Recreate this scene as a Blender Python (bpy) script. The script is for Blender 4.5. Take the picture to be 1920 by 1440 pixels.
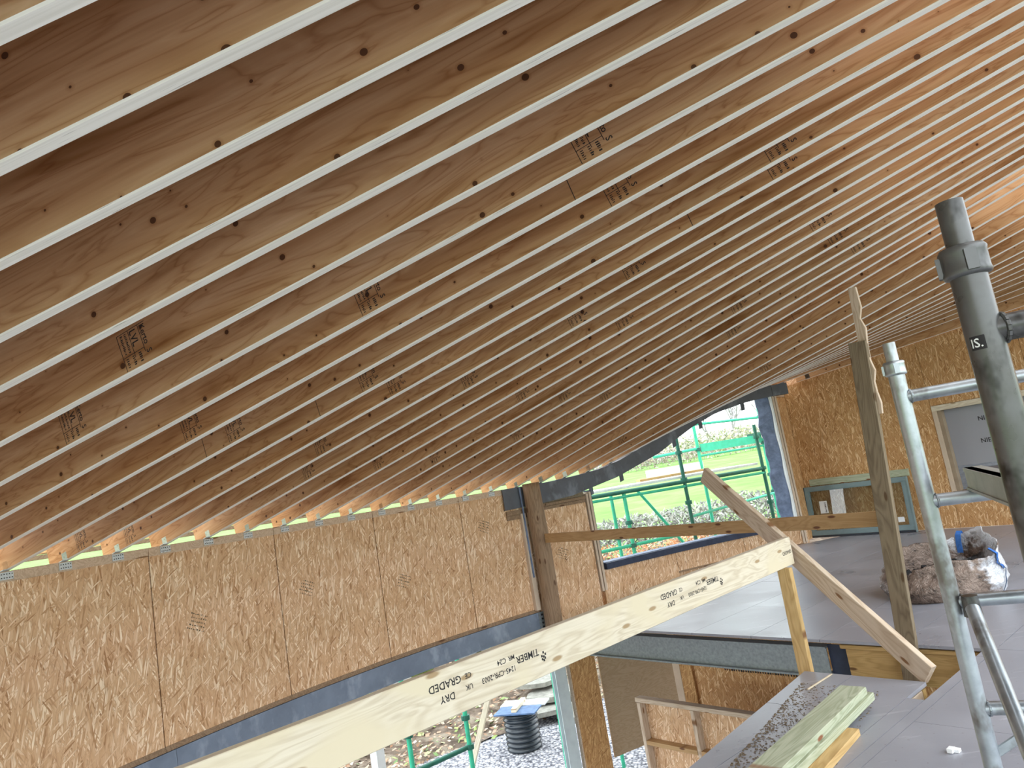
import bpy, math, random
from math import sin, cos, pi, radians, sqrt, atan2
from mathutils import Vector, Matrix, noise
random.seed(7)
for o in list(bpy.data.objects):
    bpy.data.objects.remove(o)
scn = bpy.context.scene
COL = scn.collection
# ------------------------------------------------------------------ camera
EYE = 1.5184
cam = bpy.data.cameras.new('camera')
cam.sensor_width = 36.0
cam.lens = 25.0
cam.clip_start = 0.02
cam.clip_end = 900
camo = bpy.data.objects.new('camera', cam)
COL.objects.link(camo)
_R = Vector((0.98631674, 0.0238943, -0.16312065))
_U = Vector((0.16486141, -0.14295248, 0.9759023))
_B = Vector((0.0, -0.98944108, -0.14493568))
M = Matrix.Identity(4)
for i in range(3):
    M[i][0], M[i][1], M[i][2] = _R[i], _U[i], _B[i]
M[2][3] = EYE
camo.matrix_world = M
scn.camera = camo
# ------------------------------------------------------------------ sky and exposure
w = bpy.data.worlds.new('sky')
scn.world = w
w.use_nodes = True
bg = w.node_tree.nodes['Background']
bg.inputs[0].default_value = (0.88, 0.955, 1.0, 1)
bg.inputs[1].default_value = 1.6
scn.view_settings.view_transform = 'Standard'
scn.view_settings.look = 'None'
scn.view_settings.exposure = 1.45
scn.view_settings.gamma = 1.0
scn.view_settings.use_curve_mapping = False

# ------------------------------------------------------------------ materials
MATS = {}


class NT:
    def __init__(s, name):
        s.m = bpy.data.materials.new(name)
        s.m.use_nodes = True
        s.t = s.m.node_tree
        s.bsdf = s.t.nodes['Principled BSDF']
        s.bsdf.inputs['Specular IOR Level'].default_value = 0.25

    def n(s, typ, **kw):
        nd = s.t.nodes.new('ShaderNode' + typ)
        for k, v in kw.items():
            if k.startswith('i_'):
                key = k[2:]
                key = int(key) if key.isdigit() else key.replace('_', ' ')
                sock = nd.inputs[key]
                if hasattr(v, 'is_output'):
                    s.t.links.new(v, sock)
                else:
                    sock.default_value = v
            else:
                setattr(nd, k, v)
        return nd

    def link(s, a, b):
        s.t.links.new(a, b)

    def coord(s, kind='Object', scale=(1, 1, 1), rot=(0, 0, 0), rnd=True):
        tc = s.n('TexCoord').outputs[kind]
        if rnd:
            oi = s.n('ObjectInfo').outputs['Random']
            sc = s.n('Math', operation='MULTIPLY', i_0=oi, i_1=37.0).outputs[0]
            tc = s.n('VectorMath', operation='ADD', i_0=tc, i_1=sc).outputs[0]
        return s.n('Mapping', i_Vector=tc, i_Scale=scale, i_Rotation=rot).outputs[0]

    def noise(s, vec, scale=5, detail=3, rough=.5, dist=0.0):
        return s.n('TexNoise', i_Vector=vec, i_Scale=scale, i_Detail=detail, i_Roughness=rough,
                   i_Distortion=dist).outputs[0]

    def ramp(s, fac, stops):
        r = s.n('ValToRGB', i_Fac=fac)
        cr = r.color_ramp
        while len(cr.elements) < len(stops):
            cr.elements.new(0.5)
        for e, (p, c) in zip(cr.elements, stops):
            e.position = p
            e.color = (*c, 1) if len(c) == 3 else c
        return r.outputs[0]

    def mix(s, fac, a, b, mode='MIX'):
        nd = s.n('Mix', data_type='RGBA', blend_type=mode)
        for sock, v in ((nd.inputs[0], fac), (nd.inputs[6], a), (nd.inputs[7], b)):
            if hasattr(v, 'is_output'):
                s.link(v, sock)
            else:
                sock.default_value = v if not isinstance(v, tuple) else ((*v, 1) if len(v) == 3 else v)
        return nd.outputs[2]

    def bump(s, h, strength=.2, dist=.002):
        b = s.n('Bump', i_Height=h, i_Strength=strength, i_Distance=dist)
        s.link(b.outputs[0], s.bsdf.inputs['Normal'])

    def done(s, col, rough=.6, metal=0.0, spec=None):
        if hasattr(col, 'is_output'):
            s.link(col, s.bsdf.inputs['Base Color'])
        else:
            s.bsdf.inputs['Base Color'].default_value = (*col, 1)
        if hasattr(rough, 'is_output'):
            s.link(rough, s.bsdf.inputs['Roughness'])
        else:
            s.bsdf.inputs['Roughness'].default_value = rough
        s.bsdf.inputs['Metallic'].default_value = metal
        if spec is not None:
            s.bsdf.inputs['Specular IOR Level'].default_value = spec
        MATS[s.m.name] = s.m
        return s.m


def knots(t, scale, thr, soft, rnd=.8):
    """dark round knots on the X/Z face plane, object coordinates"""
    v = t.coord('Object', scale)
    sx = t.n('SeparateXYZ', i_0=v)
    cv = t.n('CombineXYZ', i_0=sx.outputs[0], i_1=sx.outputs[2])
    vo = t.n('TexVoronoi', i_Vector=cv.outputs[0], i_Scale=1.0, i_Randomness=rnd)
    vo.voronoi_dimensions = '2D'
    return vo


def m_lvl():
    t = NT('veneer_face')
    big = t.noise(t.coord('Object', (.55, 1, 5)), 1.3, 3, .55, 1.2)
    v = t.coord('Object', (.8, 1, 5.5))
    nz = t.noise(v, 1.5, 3, .5, .9)
    m = t.n('Math', operation='MULTIPLY', i_0=nz, i_1=9.0)
    fr = t.n('Math', operation='PINGPONG', i_0=m.outputs[0], i_1=.5)
    col = t.ramp(big, [(.28, (.36, .175, .07)), (.40, (.53, .305, .155)), (.52, (.61, .375, .205)), (.75, (.69, .46, .28))])
    lines = t.ramp(fr.outputs[0], [(0, (.66, .52, .40)), (.14, (.90, .84, .78)), (.5, (1, 1, 1)), (1, (1, 1, 1))])
    col = t.mix(.75, col, lines, 'MULTIPLY')
    fine = t.noise(t.coord('Object', (3, 1, 130)), 1, 2)
    col = t.mix(.25, col, t.ramp(fine, [(.35, (.75, .7, .65)), (.6, (1, 1, 1))]), 'MULTIPLY')
    tone = t.n('ObjectInfo').outputs['Random']
    col = t.mix(1.0, col, t.ramp(tone, [(0, (.90, .86, .80)), (.5, (1, 1, 1)), (1, (1.0, .94, .86))]), 'MULTIPLY')
    vo = knots(t, (5.2, 1, 5.2), 0, 0, 1)
    dd = vo.outputs['Distance']
    sz = t.n('SeparateColor', i_0=vo.outputs['Color'])
    th = t.n('Math', operation='MULTIPLY', i_0=sz.outputs[0], i_1=.062)
    lt = t.n('Math', operation='LESS_THAN', i_0=dd, i_1=th.outputs[0])
    ring = t.n('Math', operation='SUBTRACT', i_0=dd, i_1=th.outputs[0])
    halo = t.ramp(ring.outputs[0], [(0, (.72, .6, .5)), (.05, (1, 1, 1))])
    col = t.mix(.7, col, halo, 'MULTIPLY')
    col = t.mix(lt.outputs[0], col, (.10, .042, .02))
    t.bump(fr.outputs[0], .08, .002)
    t.done(col, .62, 0, .2)


def m_lvl_edge():
    t = NT('veneer_edge')
    a = t.noise(t.coord('Object', (2, 160, 20)), 1, 2)
    b = t.noise(t.coord('Object', (6, 220, 10)), 1, 1)
    col = t.ramp(a, [(.3, (.78, .74, .64)), (.6, (.90, .86, .77))])
    dk = t.ramp(b, [(.70, (1, 1, 1)), (.76, (.45, .42, .40))])
    col = t.mix(.8, col, dk, 'MULTIPLY')
    t.done(col, .6)


def m_osb(name, pal, along=85):
    t = NT(name)
    cols = []
    hs = []
    for i, (rot, sc) in enumerate(((along - 20, (9, 84, 1)), (along + 4, (7, 68, 1)), (along + 24, (9.5, 92, 1)), (along + 66, (14, 110, 1)))):
        tc = t.n('TexCoord').outputs['UV']
        oi = t.n('ObjectInfo').outputs['Random']
        o2 = t.n('Math', operation='MULTIPLY', i_0=oi, i_1=53.0 + i)
        tc = t.n('VectorMath', operation='ADD', i_0=tc, i_1=o2.outputs[0]).outputs[0]
        wob = t.n('TexNoise', i_Vector=tc, i_Scale=5.0, i_Detail=1.0)
        wv = t.n('VectorMath', operation='SCALE', i_0=wob.outputs[1], i_Scale=.014)
        tc = t.n('VectorMath', operation='ADD', i_0=tc, i_1=wv.outputs[0]).outputs[0]
        mp = t.n('Mapping', i_Vector=tc, i_Rotation=(0, 0, radians(rot)))
        mp2 = t.n('Mapping', i_Vector=mp.outputs[0], i_Scale=sc)
        vo = t.n('TexVoronoi', i_Vector=mp2.outputs[0], i_Scale=1.0)
        vo.voronoi_dimensions = '2D'
        sep = t.n('SeparateColor', i_0=vo.outputs['Color'])
        c = t.ramp(sep.outputs[0], [(0, pal[0]), (.10, pal[1]), (.72, pal[2]), (.97, pal[3])])
        gr = t.noise(mp2.outputs[0], 2.2, 2)
        c = t.mix(.35, c, t.ramp(gr, [(.3, (.75, .72, .68)), (.6, (1, 1, 1))]), 'MULTIPLY')
        e = t.ramp(vo.outputs['Distance'], [(.45, (1, 1, 1)), (.8, (.70, .63, .56))])
        c = t.mix(.8, c, e, 'MULTIPLY')
        cols.append(c)
        hs.append((sep.outputs[1], sep.outputs[2]))
    out = cols[0]
    for i in range(1, 4):
        f = t.n('Math', operation='GREATER_THAN', i_0=hs[i][0], i_1=(.5, .5, .55, .86)[i])
        out = t.mix(f.outputs[0], out, cols[i])
    big = t.noise(t.n('TexCoord').outputs['UV'], 1.7, 2)
    out = t.mix(.5, out, t.ramp(big, [(.3, (.86, .84, .82)), (.7, (1, 1, 1))]), 'MULTIPLY')
    t.bump(hs[1][1], .15, .001)
    t.done(out, .62, 0, .25)


def m_wood(name, c0, c1, c2, knotcol=(.22, .11, .05), stain=None, stretch=1.0, rough=.62):
    t = NT(name)
    v = t.coord('Object', (.5 * stretch, 4, 4))
    nz = t.noise(v, 2.0, 3, .5, .8)
    m = t.n('Math', operation='MULTIPLY', i_0=nz, i_1=11.0)
    fr = t.n('Math', operation='PINGPONG', i_0=m.outputs[0], i_1=.5)
    col = t.ramp(fr.outputs[0], [(0, c0), (.35, c1), (1, c2)])
    fine = t.noise(t.coord('Object', (4, 120, 120)), 1, 2)
    col = t.mix(.3, col, t.ramp(fine, [(.35, (.78, .74, .7)), (.6, (1, 1, 1))]), 'MULTIPLY')
    if stain:
        big = t.noise(t.coord('Object', (1.6, 3, 3)), 1.4, 2, .5, .5)
        col = t.mix(t.ramp(big, [(.48, (0, 0, 0)), (.62, (1, 1, 1))]), col, stain)
    vo = knots(t, (2.0, 1, 6.5), 0, 0)
    lt = t.ramp(vo.outputs['Distance'], [(.05, (1, 1, 1)), (.085, (0, 0, 0))])
    col = t.mix(lt, col, knotcol)
    t.bump(fr.outputs[0], .1, .001)
    t.done(col, rough)


def m_metal(name, c0, c1, scale=18, rough=.5, metal=.0, dirt=None, dscale=4):
    t = NT(name)
    v = t.coord('Object')
    nz = t.noise(v, scale, 4, .6)
    col = t.ramp(nz, [(.3, c0), (.7, c1)])
    if dirt:
        d = t.noise(t.coord('Object', (1, 1, .6)), dscale, 4, .65)
        col = t.mix(t.ramp(d, [(.52, (0, 0, 0)), (.66, (1, 1, 1))]), col, dirt)
    r = t.ramp(nz, [(.3, (rough - .1,) * 3), (.7, (rough + .12,) * 3)])
    t.done(col, r, metal, .4)


def m_plain(name, col, rough=.6, metal=0, var=.12, scale=9, spec=.25):
    t = NT(name)
    nz = t.noise(t.coord('Object'), scale, 4, .6)
    c = t.ramp(nz, [(.3, tuple(x * (1 - var) for x in col)), (.7, tuple(min(1, x * (1 + var)) for x in col))])
    t.done(c, rough, metal, spec)


m_lvl()
m_lvl_edge()
OSBP = [(.42, .22, .10), (.64, .385, .21), (.73, .475, .285), (.96, .76, .55)]
m_osb('strand_board', OSBP, 80)
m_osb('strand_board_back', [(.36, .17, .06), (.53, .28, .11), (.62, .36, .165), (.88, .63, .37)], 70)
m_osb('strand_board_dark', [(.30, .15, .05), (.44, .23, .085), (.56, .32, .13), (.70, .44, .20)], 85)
m_wood('graded_timber', (.62, .53, .40), (.73, .65, .52), (.78, .71, .60), (.40, .28, .16), (.70, .61, .45))
m_wood('yellow_timber', (.50, .32, .13), (.62, .42, .19), (.66, .47, .24))
m_wood('pale_timber', (.48, .36, .26), (.60, .48, .37), (.66, .55, .44))
m_wood('old_timber', (.16, .12, .078), (.225, .175, .115), (.27, .21, .145), (.10, .06, .03))
m_wood('column_timber', (.22, .14, .085), (.30, .20, .125), (.35, .24, .155), (.12, .06, .03))
m_wood('green_timber', (.34, .37, .25), (.46, .49, .36), (.55, .57, .43), (.25, .10, .05))
m_wood('plate_timber', (.50, .36, .25), (.60, .45, .33), (.66, .51, .39))
m_wood('trimmer_timber', (.42, .27, .10), (.52, .34, .14), (.56, .38, .17), (.16, .08, .03))
m_wood('rail_timber', (.40, .24, .11), (.47, .30, .145), (.52, .34, .18), (.14, .06, .03))
m_wood('plywood', (.33, .23, .13), (.38, .27, .165), (.42, .31, .19), (.30, .2, .11), None, 2)
m_metal('primed_steel', (.075, .08, .095), (.11, .118, .14), 6, .5, 0, (.20, .22, .26), 3)
m_metal('floor_beam_steel', (.15, .185, .245), (.20, .245, .32), 5, .42, 0, (.28, .33, .41), 4)
m_metal('galvanised_steel', (.20, .23, .25), (.33, .37, .39), 40, .45, .35)
m_metal('galvanised_post', (.50, .56, .58), (.62, .70, .70), 6, .5, .1)
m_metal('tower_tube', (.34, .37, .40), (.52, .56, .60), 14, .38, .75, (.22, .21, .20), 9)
m_metal('tower_tube_backlit_dirty', (.085, .08, .075), (.15, .15, .155), 10, .32, .35, (.02, .018, .016), 12)  # base darkened to paint in the backlit side; black smears are dirt
m_metal('bracket_steel', (.42, .46, .50), (.62, .66, .70), 60, .35, .5)
m_metal('green_paint', (.03, .36, .20), (.05, .46, .29), 10, .5)
m_metal('dark_green_paint', (.01, .085, .055), (.02, .14, .10), 10, .5)
m_metal('lattice_steel', (.46, .50, .52), (.60, .64, .66), 14, .5, .1)
m_plain('membrane_navy', (.035, .045, .08), .45, 0, .2)
m_plain('membrane_blue', (.16, .20, .30), .5, 0, .3, 12)
m_plain('ink', (.03, .028, .03), .7, 0, .1)
m_plain('stud_plain', (.58, .46, .35), .7, 0, .10, 4)
m_plain('stud_dark', (.33, .255, .18), .7, 0, .15, 4)
m_plain('ink_faint', (.13, .10, .06), .8, 0, .1)
m_plain('hole_dark', (.02, .02, .022), .8)
m_plain('white_plastic', (.82, .84, .84), .45, 0, .05)
m_plain('frame_grey', (.20, .27, .28), .4, 0, .08)
m_plain('black_plastic', (.022, .03, .042), .3, 0, .2, 9, .5)
m_plain('blue_strap', (.05, .17, .52), .6, 0, .25, 20)
m_plain('navy_strap', (.03, .07, .14), .6, 0, .25, 20)
m_plain('cardboard', (.22, .125, .055), .8, 0, .08)
m_plain('platform_ply', (.06, .058, .065), .6, 0, .3)
m_plain('platform_alu', (.36, .36, .33), .5, .3, .2)
m_plain('white_crumb', (.8, .8, .8), .8)
m_plain('board_grey_white', (.62, .65, .64), .7)
m_plain('stone', (.25, .245, .215), .9, 0, .3)
m_plain('moss', (.10, .13, .03), .95, 0, .5)
m_plain('twig', (.30, .28, .26), .9, 0, .3)
m_plain('tree_bark', (.30, .29, .28), .9, 0, .2)
m_plain('house_wall', (.7, .68, .65), .9)
m_plain('house_roof', (.16, .17, .2), .9)
m_plain('pipe_black', (.018, .026, .035), .22, 0, .2, 9, .5)
m_plain('slab_blue', (.08, .14, .26), .6, 0, .3)
m_plain('dust_pale', (.62, .52, .38), .9, 0, .3)


def m_floor():
    t = NT('floor_coating')
    a = t.noise(t.coord('Object', (1, 1, 1), rnd=False), 1.6, 5, .6, .4)
    col = t.ramp(a, [(.3, (.25, .255, .295)), (.7, (.335, .335, .375))])
    b = t.noise(t.coord('Object', (1.2, 7, 1), (0, 0, radians(38)), False), 2.2, 5, .65, .3)
    col = t.mix(t.ramp(b, [(.60, (0, 0, 0)), (.72, (.6, .6, .6))]), col, (.50, .50, .54))
    s = t.noise(t.coord('Object', (1, 1, 1), rnd=False), 42, 3, .6)
    col = t.mix(t.ramp(s, [(.28, (.8, .8, .8)), (.33, (0, 0, 0))]), col, (.16, .13, .11))
    r = t.ramp(a, [(.3, (.26,) * 3), (.7, (.42,) * 3)])
    t.done(col, r, 0, .6)


m_floor()


def m_membrane():
    t = NT('membrane_grey')
    a = t.noise(t.coord('Object', (2, 2, 6)), 7, 4, .65)
    col = t.ramp(a, [(.3, (.20, .215, .25)), (.7, (.33, .345, .39))])
    z = t.n('SeparateXYZ', i_0=t.n('TexCoord').outputs['Object']).outputs[2]
    band = t.n('Math', operation='GREATER_THAN', i_0=z, i_1=.83)
    col = t.mix(band.outputs[0], col, (.33, .33, .36), 'MIX')
    t.bump(a, .2, .004)
    t.done(col, .6)


m_membrane()


def m_ground(name, stops, scale, detail=6, rough=.95, bump=.5, bd=.03, voro=None):
    t = NT(name)
    v = t.coord('Object', rnd=False)
    a = t.noise(v, scale, detail, .65)
    col = t.ramp(a, stops)
    if voro:
        vo = t.n('TexVoronoi', i_Vector=v, i_Scale=voro)
        sep = t.n('SeparateColor', i_0=vo.outputs['Color'])
        col = t.ramp(sep.outputs[0], stops)
        e = t.ramp(vo.outputs['Distance'], [(.3, (1, 1, 1)), (.7, (.25, .25, .27))])
        col = t.mix(1.0, col, e, 'MULTIPLY')
        t.bump(vo.outputs['Distance'], -bump, bd)
    else:
        t.bump(a, bump, bd)
    t.done(col, rough, 0, .1)


m_ground('gravel', [(.2, (.30, .30, .33)), (.5, (.45, .45, .48)), (.8, (.62, .62, .64))], 30, voro=22)
m_ground('bank_soil', [(.3, (.06, .045, .035)), (.5, (.17, .13, .10)), (.62, (.26, .22, .17)), (.75, (.13, .16, .07))], 3.5)
m_ground('field_grass', [(.3, (.13, .26, .06)), (.5, (.18, .33, .085)), (.7, (.25, .40, .14))], .35, 5, bump=.1)


def m_leaf(name, stops):
    t = NT(name)
    oi = t.n('NewGeometry').outputs['Random Per Island']
    t.done(t.ramp(oi, stops), .85, 0, .1)


m_leaf('leaf_litter', [(0, (.22, .12, .07)), (.4, (.38, .27, .19)), (.7, (.52, .44, .36)), (.88, (.30, .38, .13)), (1, (.16, .27, .12))])
m_leaf('hedge_twigs', [(0, (.20, .20, .19)), (.5, (.38, .39, .35)), (.85, (.52, .53, .47)), (1, (.34, .39, .22))])
m_leaf('beech_leaf', [(0, (.40, .16, .07)), (.5, (.62, .31, .17)), (.8, (.72, .48, .33)), (1, (.36, .32, .18))])
m_leaf('far_scrub', [(0, (.38, .36, .32)), (.5, (.52, .50, .45)), (.75, (.52, .46, .28)), (1, (.30, .38, .22))])
m_leaf('far_hedge', [(0, (.34, .24, .22)), (.5, (.48, .40, .37)), (1, (.56, .52, .48))])


def m_bag():
    t = NT('foil_sack')
    v = t.coord('Object', rnd=False)
    a = t.noise(v, 3.2, 4, .6, .4)
    sep = t.n('SeparateXYZ', i_0=t.n('TexCoord').outputs['Object'])
    xs = t.n('MapRange', i_Value=sep.outputs[0], i_1=.10, i_2=.55, i_3=-.12, i_4=.34)
    f = t.n('Math', operation='ADD', i_0=a, i_1=xs.outputs[0])
    mud_creases = t.noise(v, 7, 5, .7)
    brown = t.ramp(mud_creases, [(.36, (.035, .024, .02)), (.46, (.17, .12, .095)), (.65, (.29, .215, .175))])  # mud browns; the darkest tone paints in shaded creases
    col = t.mix(t.ramp(f.outputs[0], [(.54, (0, 0, 0)), (.62, (1, 1, 1))]), brown, (.66, .67, .72))
    cr = t.noise(v, 16, 4, .7, .5)
    t.bump(cr, .9, .035)
    t.done(col, .42, .25, .5)


m_bag()

# ------------------------------------------------------------------ mesh helpers
W = {}


class MB:
    def __init__(s):
        s.v, s.f, s.mi, s.uv = [], [], [], {}

    def add(s, verts, faces, mi=0, uvs=None):
        o = len(s.v)
        s.v += [tuple(q) for q in verts]
        s.f += [tuple(i + o for i in q) for q in faces]
        s.mi += [mi] * len(faces)
        if uvs:
            for i, u in enumerate(uvs):
                s.uv[o + i] = u
        return s

    def box(s, x0, x1, y0, y1, z0, z1, mi=0):
        v = [(x, y, z) for x in (x0, x1) for y in (y0, y1) for z in (z0, z1)]
        f = [(0, 1, 3, 2), (4, 6, 7, 5), (0, 4, 5, 1), (2, 3, 7, 6), (0, 2, 6, 4), (1, 5, 7, 3)]
        return s.add(v, f, mi)

    def obox(s, c, ax, h, mi=0):
        c = Vector(c)
        v = []
        for a in (-1, 1):
            for b in (-1, 1):
                for d in (-1, 1):
                    v.append(c + Vector(ax[0]) * h[0] * a + Vector(ax[1]) * h[1] * b + Vector(ax[2]) * h[2] * d)
        f = [(0, 1, 3, 2), (4, 6, 7, 5), (0, 4, 5, 1), (2, 3, 7, 6), (0, 2, 6, 4), (1, 5, 7, 3)]
        return s.add(v, f, mi)

    def tube(s, p0, p1, r0, r1=None, n=14, mi=0, caps=True):
        p0, p1 = Vector(p0), Vector(p1)
        r1 = r0 if r1 is None else r1
        d = (p1 - p0).normalized()
        a = d.cross(Vector((0, 0, 1)) if abs(d.z) < .9 else Vector((1, 0, 0))).normalized()
        b = d.cross(a)
        v = []
        for p, r in ((p0, r0), (p1, r1)):
            for i in range(n):
                t = 2 * pi * i / n
                v.append(p + a * r * cos(t) + b * r * sin(t))
        f = [(i, (i + 1) % n, n + (i + 1) % n, n + i) for i in range(n)]
        if caps:
            f += [tuple(range(n - 1, -1, -1)), tuple(range(n, 2 * n))]
        return s.add(v, f, mi)

    def path(s, pts, r, n=8, mi=0):
        for a, b in zip(pts[:-1], pts[1:]):
            s.tube(a, b, r, r, n, mi)
        return s

    def lathe(s, prof, n=28, mi=0, c=(0, 0, 0)):
        v, f = [], []
        for r, z in prof:
            for i in range(n):
                t = 2 * pi * i / n
                v.append((c[0] + r * cos(t), c[1] + r * sin(t), c[2] + z))
        for j in range(len(prof) - 1):
            for i in range(n):
                f.append((j * n + i, j * n + (i + 1) % n, (j + 1) * n + (i + 1) % n, (j + 1) * n + i))
        return s.add(v, f, mi)

    def prism(s, poly, z0, z1, mi=0):
        n = len(poly)
        v = [(x, y, z0) for x, y in poly] + [(x, y, z1) for x, y in poly]
        f = [tuple(range(n - 1, -1, -1)), tuple(range(n, 2 * n))] + [(i, (i + 1) % n, n + (i + 1) % n, n + i) for i in range(n)]
        return s.add(v, f, mi)

    def arc(s, k0, k1, r0, r1, zb, zt, n=8, mi=0):
        """curved board between wall stations k0..k1, radii r0..r1; zb/zt numbers or functions of k"""
        fb = zb if callable(zb) else (lambda k: zb)
        ft = zt if callable(zt) else (lambda k: zt)
        v, uv, f = [], [], []
        for i in range(n + 1):
            k = k0 + (k1 - k0) * i / n
            e = rad(k)
            for r in (r0, r1):
                for z in (fb(k), ft(k)):
                    p = CEN - e * r
                    v.append((p.x, p.y, z))
                    uv.append((k * .4, z))
        for i in range(n):
            a, b = i * 4, i * 4 + 4
            f += [(a, a + 1, b + 1, b), (a + 2, b + 2, b + 3, a + 3), (a + 1, a + 3, b + 3, b + 1), (a, b, b + 2, a + 2)]
        f += [(0, 2, 3, 1), (n * 4, n * 4 + 1, n * 4 + 3, n * 4 + 2)]
        return s.add(v, f, mi, uv)

    def build(s, name, mat, parent=None, MW=None, smooth=False, data=None):
        """mesh object; verts are in the frame MW (world if None, then re-based to the bottom centre)"""
        v = s.v
        if MW is None:
            xs, ys, zs = zip(*v)
            o = Vector(((min(xs) + max(xs)) / 2, (min(ys) + max(ys)) / 2, min(zs)))
            v = [(a - o.x, b - o.y, c - o.z) for a, b, c in v]
            MW = Matrix.Translation(o)
        me = bpy.data.meshes.new(name)
        me.from_pydata(v, [], s.f)
        mats = mat if isinstance(mat, (list, tuple)) else [mat]
        for m in mats:
            me.materials.append(MATS[m])
        if any(s.mi):
            me.polygons.foreach_set('material_index', s.mi)
        if smooth:
            me.polygons.foreach_set('use_smooth', [True] * len(s.f))
        if any('strand' in m for m in mats):
            ul = me.uv_layers.new(name='UVMap')
            for p in me.polygons:
                nx, ny, nz = (abs(q) for q in p.normal)
                for li in p.loop_indices:
                    vi = me.loops[li].vertex_index
                    if vi in s.uv:
                        ul.data[li].uv = s.uv[vi]
                    else:
                        c = me.vertices[vi].co
                        ul.data[li].uv = (c.x, c.y) if nz > max(nx, ny) else ((c.x, c.z) if ny >= nx else (c.y, c.z))
        me.update()
        return place(name, me, parent, MW)


def place(name, data, parent, MW):
    o = bpy.data.objects.new(name, data)
    COL.objects.link(o)
    W[o] = MW.copy()
    if parent is None:
        o.matrix_world = MW
    else:
        o.parent = parent
        o.matrix_basis = W[parent].inverted() @ MW
    return o


def empty(name, loc):
    o = place(name, None, None, Matrix.Translation(Vector(loc)))
    o.empty_display_size = .1
    return o


def tag(o, label, cat, group=None):
    o['label'] = label
    o['category'] = cat
    if group:
        o['group'] = group
    return o


def struct(o):
    o['kind'] = 'structure'
    return o


def frame(p0, p1, up=(0, 0, 1)):
    """matrix at p0 with X towards p1, Z as near to up as possible"""
    p0, p1 = Vector(p0), Vector(p1)
    x = (p1 - p0).normalized()
    y = Vector(up).cross(x).normalized()
    z = x.cross(y)
    m = Matrix.Identity(4)
    for i in range(3):
        m[i][0], m[i][1], m[i][2], m[i][3] = x[i], y[i], z[i], p0[i]
    return m, (p1 - p0).length


def timber(name, p0, p1, wy, wz, mat, parent=None, up=(0, 0, 1), bev=.003):
    """squared timber p0->p1 with arris, section wy (across) by wz (towards up)"""
    m, L = frame(p0, p1, up)
    b = MB()
    a, c = wy / 2, wz / 2
    prof = [(-a + bev, -c), (a - bev, -c), (a, -c + bev), (a, c - bev), (a - bev, c), (-a + bev, c), (-a, c - bev), (-a, -c + bev)]
    v = [(x, y, z) for x in (0, L) for y, z in prof]
    n = 8
    f = [tuple(range(n - 1, -1, -1)), tuple(range(n, 2 * n))] + [(i, (i + 1) % n, n + (i + 1) % n, n + i) for i in range(n)]
    b.add(v, f)
    return b.build(name, mat, parent, m)


_txt = {}


def text_geo(s, size):
    key = s
    if key not in _txt:
        cu = bpy.data.curves.new('t', 'FONT')
        cu.body = s
        cu.size = 1
        cu.resolution_u = 2
        cu.offset = .012
        ob = bpy.data.objects.new('t', cu)
        COL.objects.link(ob)
        bpy.context.view_layer.update()
        me = bpy.data.meshes.new_from_object(ob.evaluated_get(bpy.context.evaluated_depsgraph_get()))
        _txt[key] = ([tuple(v.co) for v in me.vertices], [tuple(p.vertices) for p in me.polygons])
        bpy.data.objects.remove(ob)
        bpy.data.curves.remove(cu)
        bpy.data.meshes.remove(me)
    v, f = _txt[key]
    return [(x * size, y * size, 0) for x, y, z in v], f


def print_mb(items, rects=()):
    """flat print in the local XY plane: items (text, x, y, size), rects (x0,y0,x1,y1)"""
    b = MB()
    for s, x, y, sz in items:
        v, f = text_geo(s, sz)
        b.add([(a + x, c + y, 0) for a, c, d in v], f)
    for x0, y0, x1, y1 in rects:
        b.add([(x0, y0, 0), (x1, y0, 0), (x1, y1, 0), (x0, y1, 0)], [(0, 1, 2, 3)])
    return b


def basis(o, x, y):
    x, y = Vector(x).normalized(), Vector(y).normalized()
    z = x.cross(y)
    m = Matrix.Identity(4)
    for i in range(3):
        m[i][0], m[i][1], m[i][2], m[i][3] = x[i], y[i], z[i], o[i]
    return m


# ------------------------------------------------------------------ plan of the building
CEN = Vector((6.556, .4106))
RW = 11.06
TH10, DTH = -.4154, .4 / 11.0938
AZ = radians(-48.6)
E1 = Vector((cos(AZ), sin(AZ)))
N1 = Vector((-sin(AZ), cos(AZ)))


def rad(k):
    t = TH10 - DTH * (k - 10)
    return Vector((cos(t), sin(t)))


def sc(s, c, z=0.0):
    p = E1 * s + N1 * c
    return Vector((p.x, p.y, z))


def arc_p(k, r, z=0.0):
    p = CEN - rad(k) * r
    return Vector((p.x, p.y, z))


TK = [-20, 23, 24.9, 25.4, 26.6, 27.5, 28.4, 29.4, 29.8, 31.8, 33.6, 35.2, 36.1, 40]
TZ = [1.54, 1.54, 1.545, 1.55, 1.575, 1.61, 1.69, 1.82, 1.86, 2.10, 2.30, 2.43, 2.47, 2.47]


def interp(x, xs, ys):
    if x <= xs[0]:
        return ys[0]
    for i in range(len(xs) - 1):
        if x <= xs[i + 1]:
            t = (x - xs[i]) / (xs[i + 1] - xs[i])
            return ys[i] + (ys[i + 1] - ys[i]) * t
    return ys[-1]


def kof(p):
    v = CEN - Vector((p[0], p[1]))
    return 10 - (atan2(v.y, v.x) - TH10) / DTH


def arc_c(c):
    v = c - CEN.dot(N1)
    return CEN + N1 * v - E1 * sqrt(RW * RW - v * v)


def hdr_bot(k):
    return interp(k, [23, 24.9, 26.1, 26.6, 28.1, 30.1, 31, 31.8, 32.9, 34.35, 35.45, 36.1, 38],
                  [1.27, 1.285, 1.31, 1.345, 1.45, 1.69, 1.86, 2.0, 2.15, 2.25, 2.285, 2.285, 2.285])


def hdr_top(k):
    return max(interp(k, TK, TZ) - .006, hdr_bot(k) + .17)



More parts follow.
